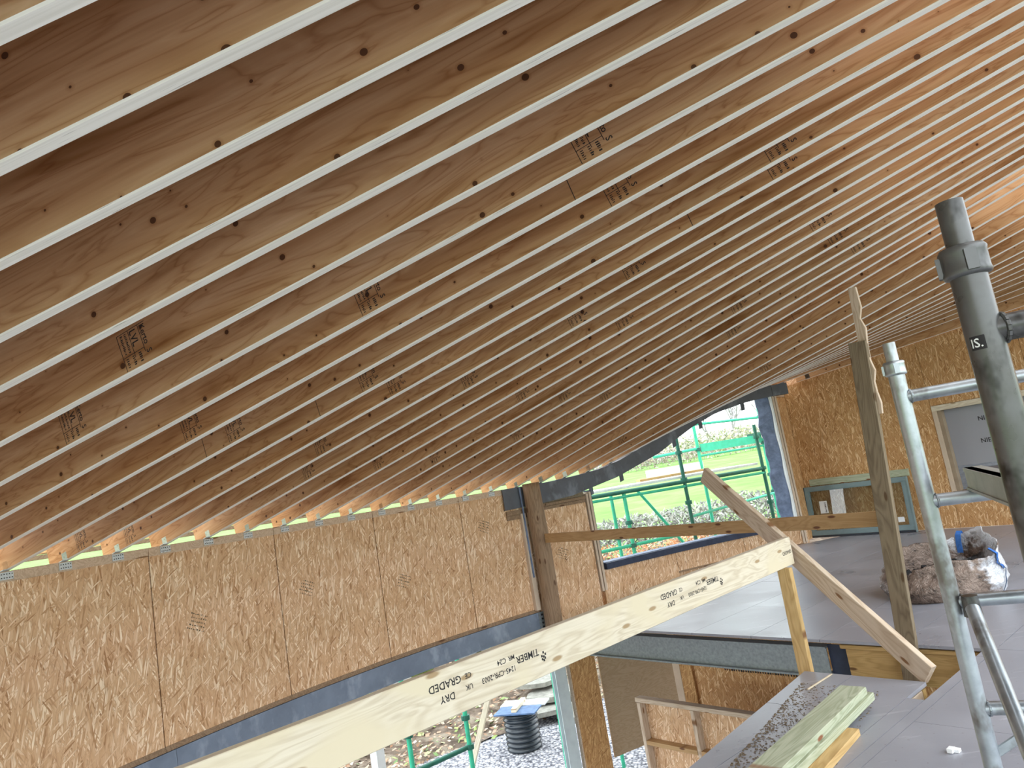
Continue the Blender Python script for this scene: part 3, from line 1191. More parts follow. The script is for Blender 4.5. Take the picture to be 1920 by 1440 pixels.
def shade(ob):
    me = ob.data
    me.polygons.foreach_set('use_smooth', [True] * len(me.polygons))
    me.set_sharp_from_angle(angle=radians(50))
    return ob


standard(TA, 1.79, 1.685, 'tower_tube')
standard(TB, 1.843, 1.727, 'tower_tube_backlit_dirty')
standard(TA + TU * .85, 1.79, 1.685, 'tower_tube')
standard(TB + TU * .85, 1.853, 1.748, 'tower_tube_backlit_dirty')
for base, zs, mat in ((TA, (1.605, 1.262, .945, .62, .3), 'tower_tube'), (TB, (1.635, 1.24, .93, .6, .3), 'tower_tube_backlit_dirty')):
    for z in zs:
        p0, p1 = base + TU * .012 + Vector((0, 0, z)), base + TU * .838 + Vector((0, 0, z))
        r = shade(MB().tube(p0, p1, .0205, n=20).build('rung', mat, o))
        wb_ = MB()
        for t in range(18):
            a = 2 * pi * t / 18
            d1, d2 = Vector((-TU.y, TU.x, 0)), Vector((0, 0, 1))
            q = base + Vector((0, 0, z)) + TU * (.0255 + .004 * abs(cos(a))) + d1 * .0215 * cos(a) + d2 * .0215 * sin(a)
            a2 = 2 * pi * (t + 1) / 18
            q2 = base + Vector((0, 0, z)) + TU * (.0255 + .004 * abs(cos(a2))) + d1 * .0215 * cos(a2) + d2 * .0215 * sin(a2)
            wb_.tube(q, q2, .0035, n=6, caps=False)
        wb_.build('weld', mat, r)
# braces
br = MB().tube(TA + TU * .045 + Vector((0, 0, .93)) + TV * .05, TB + TU * .05 + Vector((0, 0, .02)), .0205, n=18)
bro = shade(br.build('diagonal_brace', 'tower_tube', o))
c0 = TA + TU * .045 + Vector((0, 0, .955)) + TV * .035
shade(MB().tube(c0 + Vector((0, 0, -.05)), c0 + Vector((0, 0, .012)), .027, .023, n=10).build('brace_hook', 'tower_tube_backlit_dirty', bro))
timber('gusset_bar', TA + TU * .02 + Vector((0, 0, .49)), TA + TU * .20 + Vector((0, 0, .605)), .006, .028, 'tower_tube', o)
d1 = TV
# small black lettering stuck on the near standard
pv = Vector((-TB.x, -TB.y, 0)).normalized()
tr = Vector((-pv.y, pv.x, 0))
if tr.x < 0:
    tr = -tr
def wrap(v, z, x0, r):
    out = []
    for x, y, _ in v:
        ang = (x - x0) / .0258
        d = pv * cos(ang) + tr * sin(ang)
        out.append(TB + d * r + Vector((0, 0, z + y)))
    return out


lab = MB()
nseg = 8
for i in range(nseg):
    a0, a1 = -.022 + .022 * i / nseg, -.022 + .022 * (i + 1) / nseg
    lab.add(wrap([(a0, -.004, 0), (a1, -.004, 0), (a1, .017, 0), (a0, .017, 0)], 1.612, 0, .0258), [(0, 1, 2, 3)])
lab.build('sticker', 'ink', o)
lab = MB()
v, f = text_geo('IS.', .019)
lab.add(wrap(v, 1.612, .021, .0261), f)
lab.build('sticker_letters', 'white_plastic', o)
tag(o, 'grey aluminium scaffold tower with rungs and a braced frame, on the grey floor', 'scaffold')
# platform on the rungs
o = empty('tower_platform', TA + TU * .45 + (TB - TA) * .5 + Vector((0, 0, 1.28)))
pz = 1.287
pa = TA + TU * .135 - TV * .02
Lp = TL + .04
for off in (0, .60):
    q = pa + TU * off
    ax = (TV, TU, Vector((0, 0, 1)))
    b = MB()
    b.obox(q + TV * Lp / 2 + Vector((0, 0, pz + .03)), ax, (Lp / 2, .012, .034))
    b.obox(q + TV * Lp / 2 + TU * .012 + Vector((0, 0, pz + .058)), ax, (Lp / 2, .026, .006))
    b.obox(q + TV * Lp / 2 + TU * .005 + Vector((0, 0, pz - .002)), ax, (Lp / 2, .022, .004))
    b.build('side_rail', 'platform_alu', o)
b = MB()
b.obox(pa + TU * .30 + TV * Lp / 2 + Vector((0, 0, pz + .052)), (TV, TU, Vector((0, 0, 1))), (Lp / 2 - .01, .272, .006))
b.build('deck_board', 'platform_ply', o)
b = MB()
for i in range(60):
    q = pa + TV * random.uniform(.02, .75) + TU * random.uniform(.04, .5) + Vector((0, 0, pz + .0585))
    r = random.uniform(.003, .012)
    a = random.uniform(0, 6.3)
    b.add([(q.x + r * cos(a + t) * random.uniform(.6, 1.3), q.y + r * sin(a + t) * random.uniform(.6, 1.3), q.z) for t in (0, 1.3, 2.5, 3.8, 5)], [(0, 1, 2, 3, 4)])
sp = b.build('paint_splashes', 'white_crumb', o)
sp['kind'] = 'stuff'
tag(o, 'scaffold platform of dark splashed board with aluminium side rails, on the tower rungs', 'platform')


def carton(p, ax, h, label):
    e = empty('carton', p)
    p = Vector(p)
    b = MB().obox(p + Vector((0, 0, h[2])), ax, h)
    b.build('box', 'cardboard', e)
    for sgn in (-1, 1):
        b = MB().obox(p + Vector((0, 0, 2 * h[2] + .001)) + Vector(ax[1]) * h[1] * .5 * sgn, ax, (h[0], h[1] * .49, .0012))
        b.build('flap', 'cardboard', e)
    tag(e, label, 'box')


ZP = pz + .059
cb = TA + TU * .37 + TV * .16
carton((cb.x, cb.y, ZP), (TU, TV * -1, (0, 0, 1)), (.10, .07, .024), 'open brown cardboard carton on the scaffold platform, under another box')
cb2 = cb + TU * .045
carton((cb2.x, cb2.y, ZP + .0505), (TU, TV * -1, (0, 0, 1)), (.07, .05, .02), 'small brown cardboard box stacked on a carton on the platform')
b = MB()
for i in range(11):
    q = cb2 + TU * (-.055 + i * .010) + Vector((0, 0, ZP + .0945))
    b.tube(q - TV * .02, q + TV * .02 + TU * .02 + Vector((0, 0, .014)), .0016, n=5)
tag(b.build('screw_strip', 'bracket_steel'), 'strip of collated screws lying on the small cardboard box', 'screws')

# ------------------------------------------------------------------ sack on the floor
def sack():
    o = empty('rubble_sack', (3.50, 6.62, 0))
    cx, cy = 3.47, 6.58
    na, nz_ = 96, 22
    ax = Vector((cos(radians(-8)), sin(radians(-8)), 0))
    ay = Vector((-ax.y, ax.x, 0))
    b = MB()

    def ring(a, t):
        # squared-off soft plan, bulging low, slumped mouth higher at the right
        ca, sa = cos(a), sin(a)
        pw = .66
        rx = .43 * (abs(ca) ** pw) * (1 if ca > 0 else -1)
        ry = .36 * (abs(sa) ** pw) * (1 if sa > 0 else -1)
        hgt = .29 + .13 * max(0, sa) + .15 * max(0, ca) ** 2 - .05 * max(0, -ca) ** 2 + .03 * sin(3 * a + .6) - .05 * max(0, sa) * max(0, ca)
        bul = 1.0 + .10 * sin(pi * min(1, t * 1.3)) - .04 * t * t
        z = hgt * t
        q = Vector((ca * 2.4, sa * 2.4, t * 2.2))
        wr = .05 * noise.noise(q) + .045 * (abs(noise.noise(q * 2.3)) - .25) + .03 * (abs(noise.noise(q * 5.1)) - .25)
        wr *= .3 + .7 * min(1, t * 2)
        lean = .05 * t * t
        return Vector((cx, cy, 0)) + ax * (rx * (bul + wr * 1.6) + lean) + ay * (ry * (bul + wr * 1.6)) + Vector((0, 0, max(0.003, z + wr * .6 * t)))

    rows = []
    for i in range(nz_ + 1):
        rows.append([ring(2 * pi * j / na, i / nz_) for j in range(na)])
    # rolled rim and the inside falling back down
    for i, (k, dz) in enumerate(((.99, .006), (.975, .0), (.955, -.05), (.93, -.13), (.90, -.22))):
        row = []
        for j in range(na):
            p = rows[nz_][j]
            c = Vector((cx + .06, cy, p.z))
            q = c + (p - c) * k
            q.z = max(.06, p.z + dz + .01 * noise.noise(Vector((j * .7, i, 0))))
            row.append(q)
        rows.append(row)
    for r in rows:
        b.v += [tuple(p) for p in r]
    for i in range(len(rows) - 1):
        for j in range(na):
            b.f.append((i * na + j, i * na + (j + 1) % na, (i + 1) * na + (j + 1) % na, (i + 1) * na + j))
            b.mi.append(0)
    b.f.append(tuple(range(na - 1, -1, -1)))
    b.mi.append(0)
    MWs = Matrix.Translation((cx, cy, 0)) @ Matrix.Rotation(radians(-8), 4, 'Z')
    inv = MWs.inverted()
    b.v = [tuple(inv @ Vector(q)) for q in b.v]
    b.build('bag', 'foil_sack', o, MWs, True)
    # rubble inside, coloured near-black to paint in the shaded interior
    r = MB()
    rr = random.Random(3)
    for i in range(70):
        a, d = rr.uniform(0, 6.3), sqrt(rr.random())
        p = Vector((cx + .05, cy, .17 + rr.uniform(-.02, .04))) + ax * .36 * d * cos(a) + ay * .26 * d * sin(a)
        s_ = rr.uniform(.02, .05)
        m_ = Matrix.Rotation(rr.uniform(0, 6), 3, 'X') @ Matrix.Rotation(rr.uniform(0, 6), 3, 'Z')
        r.obox(p, [m_.col[q] for q in range(3)], (s_, s_ * .7, s_ * .6))
    ro = r.build('rubble', 'hole_dark', o)
    ro['kind'] = 'stuff'
    # straps
    def strap(a, t0, mat, wdt, inside):
        outer = [ring(a, t0 + (1 - t0) * i / 7) for i in range(8)]
        top = outer[-1]
        c = Vector((cx, cy, top.z))
        inn = (c - top).normalized()
        tan = Vector((-inn.y, inn.x, 0))
        if inside:
            pts = [top - inn * .01 + Vector((0, 0, -.05)), top + Vector((0, 0, .014)), top + inn * .03 + Vector((0, 0, -.01)), top + inn * .045 + Vector((0, 0, -.08)), top + inn * .05 + Vector((0, 0, -.16))]
            offs = [-inn, Vector((0, 0, 1)), (inn + Vector((0, 0, 1))).normalized(), inn, inn]
        else:
            pts = outer + [top + inn * .04 + Vector((0, 0, .03))]
            offs = [-inn] * 8 + [Vector((0, 0, 1))]
        vv = []
        for p, of in zip(pts, offs):
            vv += [p + of * .016 - tan * wdt / 2, p + of * .016 + tan * wdt / 2, p + of * .012 + tan * wdt / 2, p + of * .012 - tan * wdt / 2]
        ff = []
        for i in range(len(pts) - 1):
            q = i * 4
            ff += [(q + t, q + (t + 1) % 4, q + 4 + (t + 1) % 4, q + 4 + t) for t in range(4)]
        ff += [(3, 2, 1, 0), (len(vv) - 4, len(vv) - 3, len(vv) - 2, len(vv) - 1)]
        MB().add(vv, ff).build('strap', mat, o)

    strap(radians(52), .2, 'blue_strap', .05, True)
    strap(radians(-48), .62, 'blue_strap', .045, False)
    strap(radians(-49.5), .05, 'navy_strap', .014, False)
    strap(radians(205), .3, 'black_plastic', .11, True)
    tag(o, 'crumpled open sack, muddy brown and silvery white with blue straps, on the floor', 'sack')


sack()

# ------------------------------------------------------------------ glazed frame leaning on the back wall
o = empty('window_unit', sc(-5.07, 10.87, 0))
s0, s1, H = -5.84, -4.29, .755
lean = radians(5)
m = bwm(s0, 10.90, .028) @ Matrix.Rotation(-lean, 4, 'X')
Lw = s1 - s0
fw = .062
MB().box(0, Lw, -.05, 0, H - fw, H).build('frame_bar', 'frame_grey', o, m)
MB().box(0, Lw, -.05, 0, 0, fw).build('frame_bar', 'frame_grey', o, m)
MB().box(0, fw, -.05, 0, fw + .001, H - fw - .001).build('frame_bar', 'frame_grey', o, m)
MB().box(Lw - fw, Lw, -.05, 0, fw + .001, H - fw - .001).build('frame_bar', 'frame_grey', o, m)
for x0_, x1_, z0_, z1_ in ((.0, Lw, -.03, -.002), (-.02, -.002, -.03, H), (Lw + .002, Lw + .014, -.03, H)):
    MB().box(x0_, x1_, -.062, -.01, z0_, z1_).build('outer_profile', 'black_plastic' if x0_ <= 0 else 'frame_grey', o, m)
for x0_, x1_, z0_, z1_ in ((fw, Lw - fw, fw, fw + .014), (fw, Lw - fw, H - fw - .014, H - fw), (fw, fw + .014, fw + .015, H - fw - .015), (Lw - fw - .014, Lw - fw, fw + .015, H - fw - .015)):
    MB().box(x0_, x1_, -.040, -.012, z0_, z1_).build('bead', 'frame_grey', o, m)
t = NT('glass')
t.bsdf.inputs['Transmission Weight'].default_value = 1.0
t.bsdf.inputs['IOR'].default_value = 1.5
t.done((.9, .95, .93), .0, 0, .5)
MB().box(fw, Lw - fw, -.03, -.022, fw, H - fw).build('pane', 'glass', o, m)
MB().box(.20, .325, -.0325, -.0305, .33, .52).build('sticker', 'white_plastic', o, m)
MB().box(1.33, 1.42, -.0325, -.0305, .12, .19).build('sticker', 'white_plastic', o, m)
pm = print_mb([], bars(0, 0, .16, .03, 8, 12))
pm.build('sticker_print', 'ink', o, m @ basis((.305, -.0328, .345), (0, 0, 1), (-1, 0, 0)))
tag(o, 'grey framed window unit propped on its side against the end wall', 'window')
tag(timber('leaning_plank', sc(-5.75, 10.976, .845), sc(-4.25, 10.976, .835), .04, .10, 'green_timber'),
    'weathered greenish plank lying along the top of the propped window unit', 'plank')

# ------------------------------------------------------------------ scraps on the floor
rr = random.Random(5)
b = MB()
for i in range(2600):
    t_, u_ = rr.random() ** 1.7, rr.random()
    s_ = -2.66 + t_ * .50 + (u_ * .2)
    c_ = 4.35 - u_ * 2.2
    s_ += (4.58 - c_) * .13
    p = sc(s_, c_, .001)
    r = rr.uniform(.003, .016)
    a = rr.uniform(0, 6.3)
    hgt = rr.uniform(.001, .006)
    b.add([(p.x + r * cos(a), p.y + r * sin(a), .0008), (p.x + r * .5 * cos(a + 2), p.y + r * .5 * sin(a + 2), .0008), (p.x + r * .5 * cos(a + 4.2), p.y + r * .5 * sin(a + 4.2), .0008),
           (p.x, p.y, hgt)], [(0, 1, 3), (1, 2, 3), (2, 0, 3), (2, 1, 0)])
sw = b.build('sawdust_crumbs', 'old_timber', None, Matrix.Identity(4))
sw['kind'] = 'stuff'
tag(sw, 'wood crumbs and grit strewn along the edge of the floor', 'debris')
b = MB()
pr = [sc(-1.55, 3.64, .012)]
b.obox(sc(-1.52, 3.64, .012), (E1.to_3d(), N1.to_3d(), Vector((0, 0, 1))), (.012, .02, .009))
b.obox(sc(-1.50, 3.655, .008), (N1.to_3d(), E1.to_3d(), Vector((0, 0, 1))), (.015, .012, .007))
tag(b.build('plaster_scrap', 'white_crumb'), 'small white scrap lying on the grey floor', 'scrap')
tag(timber('batten_scrap', (1.50, 4.69, .006), (1.74, 4.90, .006), .012, .010, 'dust_pale'), 'thin pale batten lying on the floor corner', 'batten')

# ------------------------------------------------------------------ lower storey seen through the void
o = empty('steel_column', (.06, 9.42, -2.7))
b = MB()
ax = (Vector((.93, .37, 0)), Vector((-.37, .93, 0)), Vector((0, 0, 1)))
c0 = Vector((-.02, 9.36, -1.53))
MB().obox(c0 - ax[1] * .06, ax, (.075, .006, 1.16)).build('flange', 'galvanised_post', o)
MB().obox(c0 + ax[1] * .06, ax, (.075, .006, 1.16)).build('flange', 'galvanised_post', o)
MB().obox(c0 + ax[0] * .03, ax, (.005, .054, 1.16)).build('web', 'galvanised_steel', o)
tag(o, 'pale galvanised steel column in the lower storey beside the strand board pier', 'column')
o = timber('ledger_timber', (-.30, 9.05, -.40), (.46, 9.20, -.40), .05, .10, 'column_timber')
tag(o, 'brown timber ledger across the top of the galvanised column', 'timber')
o = empty('board_pier', (.32, 9.5, -2.7))
m = basis((.13, 9.38, -2.7), (.88, .47, 0), (0, 0, 1))
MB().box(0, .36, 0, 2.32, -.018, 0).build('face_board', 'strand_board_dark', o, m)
MB().box(-.02, -.002, 0, 2.32, -.06, .0).build('edge_strip', 'pale_timber', o, m)
MB().box(.362, .38, 0, 2.32, -.2, .0).build('side_board', 'strand_board_dark', o, m)
tag(o, 'narrow orange strand board pier next to the galvanised column', 'pier')
o = empty('lower_lintel', (.8, 9.4, -.5))
m = basis((.52, 9.62, -.62), (.80, .6, 0), (0, 0, 1))
MB().box(0, 1.4, 0, .26, -.02, 0).build('face_board', 'strand_board_dark', o, m)
tag(o, 'strand board strip under the floor above the plywood sheet', 'board')
P = [Vector(q) for q in ((.56, 9.78, -.70), (1.52, 10.30, -.74), (1.0, 10.02, -2.06), (.50, 9.74, -2.02))]
b = MB()
nr = Vector((.5, -.87, 0)) * .018
b.add([*P, *[q - nr for q in P]], [(0, 3, 2, 1), (4, 5, 6, 7), (0, 1, 5, 4), (1, 2, 6, 5), (2, 3, 7, 6), (3, 0, 4, 7)])
mm = basis(P[3], (.87, .5, 0), (0, 0, 1))
P2 = [(.50, 9.72, -2.06), (1.02, 10.02, -2.06), (1.60, 10.36, -.70), (.56, 9.75, -.66)]
b = MB().obox(Vector((1.03, 10.02, -1.36)), ((.866, .5, 0), (-.5, .866, 0), (0, 0, 1)), (.60, .009, .68))
b.v = [tuple(Vector(q)) for q in b.v]
inv = mm.inverted()
b.v = [tuple(inv @ Vector(q)) for q in b.v]
tag(b.build('plywood_sheet', 'plywood', None, mm), 'plain brown plywood sheet standing behind the strand board pier', 'plywood')
# lower wall and half-built stud panel
wlow = struct(empty('wall_lower', sc(-5, 7.0, -2.7)))
for s_ in (-5.62, -4.42, -3.22, -2.02):
    MB().box(.003, 1.197, 0, .018, -2.7, -.32).build('board', 'strand_board_back', wlow, bwm(s_, 7.0))
MB().box(0, .10, -.03, .0, -2.7, -.32).build('stud', 'stud_plain', wlow, bwm(-5.87, 7.0))
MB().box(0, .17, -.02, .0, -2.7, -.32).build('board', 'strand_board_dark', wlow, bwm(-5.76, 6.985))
pm = print_mb([('\u2190', -.12, -.01, .08)], bars(0, 0, .8, .05, 26, 8) + bars(.05, -.07, .9, .045, 30, 9))
pm.build('board_print', 'ink', wlow, basis(sc(-5.2, 6.995, -.80), (E1.x, E1.y, 0), (0, 0, 1)))
o = empty('stud_panel', sc(-4.9, 6.0, -2.7))
timber('top_plate', sc(-5.62, 6.0, -.925), sc(-3.4, 6.0, -.925), .09, .045, 'pale_timber', o)
timber('stud', sc(-5.585, 6.0, -2.7), sc(-5.585, 6.0, -.952), .045, .09, 'pale_timber', o, (N1.x, N1.y, 0))
timber('stud', sc(-4.88, 6.0, -2.7), sc(-4.88, 6.0, -.952), .045, .09, 'pale_timber', o, (N1.x, N1.y, 0))
timber('stud', sc(-4.2, 6.0, -2.7), sc(-4.2, 6.0, -.952), .045, .09, 'pale_timber', o, (N1.x, N1.y, 0))
timber('nogging', sc(-5.56, 6.0, -1.36), sc(-4.905, 6.0, -1.36), .09, .045, 'rail_timber', o)
timber('nogging', sc(-4.855, 6.0, -1.36), sc(-4.225, 6.0, -1.36), .09, .045, 'rail_timber', o)
MB().box(0, 2.2, .048, .062, -2.7, -.95).build('backing_board', 'strand_board', o, bwm(-5.62, 6.0))
tag(o, 'half-height stud panel of pale timber backed with strand board, in the lower storey', 'stud panel')
MB_ = MB().obox(Vector((-1.93, 7.5, -1.5)), ((.6, .8, 0), (-.8, .6, 0), (0, 0, 1)), (.06, .06, 1.2))
o = empty('steel_post', (-1.93, 7.5, -2.7))
MB().obox(Vector((-1.93, 7.5, -1.49)), ((.6, .8, 0), (-.8, .6, 0), (0, 0, 1)), (.05, .05, 1.2)).build('shaft', 'white_plastic', o)
MB().obox(Vector((-1.93, 7.5, -2.685)), ((.6, .8, 0), (-.8, .6, 0), (0, 0, 1)), (.12, .12, .014)).build('base_plate', 'galvanised_post', o)
tag(o, 'white square steel post standing on the gravel under the curved beam', 'post')

# ------------------------------------------------------------------ green scaffold outside
cha = radians(22.6)
CD = Vector((cos(cha), sin(cha), 0))
CNn = Vector((-sin(cha), cos(cha), 0))
ok = empty('outdoor_scaffold', (2.5, 12.4, -2.6))


def gstd(x, y, z0, z1, mat, cup=()):
    b = MB().tube((x, y, z0), (x, y, z1), .03, n=10)
    s_ = shade(b.build('standard', mat, ok))
    for z in cup:
        MB().lathe([(.031, -.03), (.055, -.03), (.058, 0), (.055, .03), (.031, .03)], 12, 0, (x, y, z)).build('coupler', 'dark_green_paint', s_)
    return s_


gstd(2.505, 11.74, -2.6, 1.96, 'dark_green_paint', (1.66, 1.22, .85))
gstd(4.005, 12.365, -2.4, 1.93, 'dark_green_paint', (1.72, 1.18, .6))
gstd(1.375, 12.57, -2.55, 1.18, 'green_paint', (.4,))
gstd(1.44, 11.3, -2.6, 1.2, 'green_paint', (.72, .37))
gstd(3.21, 13.33, -2.4, 2.16, 'green_paint', (1.68,))
gstd(4.62, 13.92, -2.3, 1.70, 'green_paint', (1.62, 1.0, .68))
gstd(4.66, 13.94, 1.7, 2.9, 'green_paint', (2.12,))


def gled(p0, p1, mat, r=.026, part='ledger'):
    return shade(MB().tube(p0, p1, r, n=10).build(part, mat, ok))


gled((.75, 11.0, 1.205), (4.03, 12.37, 1.175), 'dark_green_paint', .035)
gled((.75, 11.0, 1.13), (4.03, 12.37, 1.10), 'green_paint', .022)
gled((3.2, 13.33, 2.15), (4.68, 13.95, 2.11), 'green_paint')
gled((2.3, 12.95, 1.67), (3.22, 13.33, 1.70), 'green_paint')
gled((.5, 10.9, .37), (2.51, 11.74, .38), 'green_paint')
gled((2.5, 11.74, .62), (4.9, 14.0, .66), 'green_paint', .022)
gled((1.85, 12.77, 1.18), (2.75, 13.14, -.2), 'green_paint', .026, 'brace')
gled((3.2, 13.33, 1.56), (4.65, 13.92, 1.56), 'green_paint', .02)
MB().obox((3.93, 13.63, 1.70), (CD, CNn, Vector((0, 0, 1))), (.72, .012, .075)).build('toe_board', 'green_paint', ok)
MB().obox((4.9, 14.0, 1.80), (CD, CNn, Vector((0, 0, 1))), (.42, .3, .02)).build('deck_board', 'dark_green_paint', ok)
for i in range(4):
    q = Vector((2.35, 11.75, 1.265)) + CNn * (.13 + i * .23)
    timber('deck_board', q - CD * 1.65, q + CD * 1.75, .22, .038, 'board_grey_white', ok)
timber('toe_board', Vector((2.1, 12.87, 1.36)), Vector((3.25, 13.35, 1.36)), .02, .19, 'board_grey_white', ok)
timber('loose_board', Vector((1.75, 11.62, 1.32)), Vector((2.9, 12.1, 1.32)), .12, .04, 'yellow_timber', ok)
for x, y, z1 in ((-1.955, 9.17, -.35), (-1.31, 9.74, -.42)):
    gstd(x, y, -2.65, z1, 'green_paint', (z1 - .85, -1.63))
gled((-2.5, 8.65, -1.62), (-1.3, 9.75, -1.63), 'dark_green_paint', .03)
gled((.69, 11.1, -2.7), (.69, 11.1, .3), 'green_paint', .028, 'standard')
gled((-.12, 10.85, -2.7), (-.12, 10.85, .2), 'green_paint', .028, 'standard')
gled((-1.7, 8.4, -.40), (-.3, 9.75, -.42), 'green_paint', .022)
tag(ok, 'green tubular scaffold with boards standing outside the window opening', 'scaffold')
o = timber('prop_batten', (-1.62, 10.3, -2.6), (-.94, 10.04, -1.0), .05, .07, 'graded_timber')
tag(o, 'pale batten propped diagonally between the green scaffold tubes', 'batten')
o = timber('ground_rail', (-2.5, 9.9, -1.30), (-.2, 10.9, -1.10), .04, .12, 'board_grey_white')
tag(o, 'grey-white board fixed level behind the printed beam outside', 'board')

# ------------------------------------------------------------------ yard: chamber, stones, stump, bank litter
o = empty('inspection_chamber', (-.78, 12.55, -2.7))
cp = (-.78, 12.55, -2.7)
prof = []
for i in range(8):
    z = i * .077
    prof += [(.255, z), (.285, z + .012), (.295, z + .03), (.285, z + .048), (.255, z + .06)]
prof += [(.255, .62)]
MB().lathe(prof, 32, 0, cp).build('corrugated_pipe', 'pipe_black', o, smooth=True)
tag(o, 'black ribbed plastic chamber standing in the gravel', 'pipe')
zt = -2.7 + .622
o = empty('chamber_cover', (-.75, 12.6, zt))
ax = (Vector((.95, -.3, 0)), Vector((.3, .95, 0)), Vector((0, 0, 1)))
b = MB().obox(Vector((-.80, 12.42, zt + .011)), ax, (.36, .20, .011))
b.build('board', 'slab_blue', o)
b = MB().obox(Vector((-.68, 12.78, zt + .012)), ax, (.40, .15, .012))
b.build('board', 'board_grey_white', o)
tag(o, 'blue and white boards laid as a lid on the black chamber', 'cover')
tag(timber('timber_offcut', (-.86, 12.30, zt + .053), (-.70, 12.86, zt + .055), .085, .058, 'graded_timber'), 'short timber offcut lying on the chamber lid', 'offcut')


def blob(name, p, r, mat, seed, flat=.5, parent=None, lbl=None, cat=None, grp=None):
    b = MB()
    nu, nv = 14, 9
    for i in range(nv + 1):
        th = pi * i / nv
        for j in range(nu):
            ph = 2 * pi * j / nu
            d = Vector((sin(th) * cos(ph), sin(th) * sin(ph), cos(th)))
            k = 1 + .28 * noise.noise(d * 1.7 + Vector((seed, 0, 0)))
            b.v.append((p[0] + d.x * r[0] * k, p[1] + d.y * r[1] * k, p[2] + d.z * r[2] * k))
    for i in range(nv):
        for j in range(nu):
            b.f.append((i * nu + j, i * nu + (j + 1) % nu, (i + 1) * nu + (j + 1) % nu, (i + 1) * nu + j))
            b.mi.append(0)
    q = b.build(name, mat, parent, None, True)
    if lbl:
        tag(q, lbl, cat, grp)
    return q


for i, (x, y, dz, rx, ry, rz, yaw) in enumerate(((-.30, 13.75, .14, .50, .34, .05, .2), (-.50, 14.55, .42, .50, .36, .05, -.1), (-.22, 14.15, .28, .46, .34, .06, .1), (.15, 13.6, .04, .34, .28, .06, .3))):
    b = MB()
    n = 11
    pl = []
    for j in range(n):
        a = 2 * pi * j / n
        k = 1 + .22 * noise.noise(Vector((cos(a) * 1.3 + i * 5, sin(a) * 1.3, .3)))
        pl.append((rx * k * cos(a), ry * k * sin(a)))
    b.prism(pl, 0, rz * 1.6)
    m = Matrix.Translation((x, y, gz(x, y) + dz)) @ Matrix.Rotation(yaw, 4, 'Z') @ Matrix.Rotation(.06 * (i - 1), 4, 'X')
    tag(b.build('flagstone', 'stone', None, m), 'flat grey stone slab in the loose pile on the bank', 'stone', 'flat stones piled on the bank')
b = MB()
blob('rubble_heap', (-.3, 14.75, gz(-.3, 14.75) - .05), (.8, .75, .38), 'bank_soil', 3, lbl='heap of soil and rubble under the flat stones on the bank', cat='heap')
for i, (x, y, r, h) in enumerate(((-3.0, 15.4, .5, .85), (-1.9, 16.4, .55, 1.1), (-3.9, 16.2, .4, .9))):
    e = empty('tree_stump', (x, y, gz(x, y)))
    blob('trunk', (x, y, gz(x, y) + h * .35), (r * .8, r * .8, h * .7), 'tree_bark', 11 + i, parent=e)
    blob('moss_patch', (x + .1, y - .15, gz(x, y) + h * .6), (r * .75, r * .75, h * .45), 'moss', 21 + i, parent=e)
    tag(e, 'mossy old tree stump on the leafy bank', 'stump', 'mossy stumps on the bank')


def scatter(name, n, region, size, mat, seed, lift=(0.0, .06), flat=.5):
    rr = random.Random(seed)
    b = MB()
    for i in range(n):
        x, y = region(rr)
        z = gz(x, y) + .10 + rr.uniform(*lift)
        s_ = rr.uniform(*size)
        a = rr.uniform(0, 6.3)
        t = rr.uniform(-1, 1) * flat
        d1 = Vector((cos(a), sin(a), t)) * s_
        d2 = Vector((-sin(a), cos(a), rr.uniform(-1, 1) * flat)) * s_ * .6
        p = Vector((x, y, z))
        b.add([p - d1, p + d2, p + d1, p - d2], [(0, 1, 2, 3)])
    o = b.build(name, mat, None, Matrix.Identity(4))
    o['kind'] = 'stuff'
    return o


def reg_bank(rr):
    a = rr.uniform(radians(96), radians(152))
    r = rr.uniform(15.0, 21)
    return CEN.x + r * cos(a), CEN.y + r * sin(a)


def reg_yard(rr):
    x, y = reg_bank(rr)
    return x, y - 2.2 * rr.random() ** 2


tag(scatter('leaf_litter', 16000, reg_bank, (.02, .07), 'leaf_litter', 2, (-.12, .10)), 'fallen brown leaves and ivy covering the bank', 'leaves')
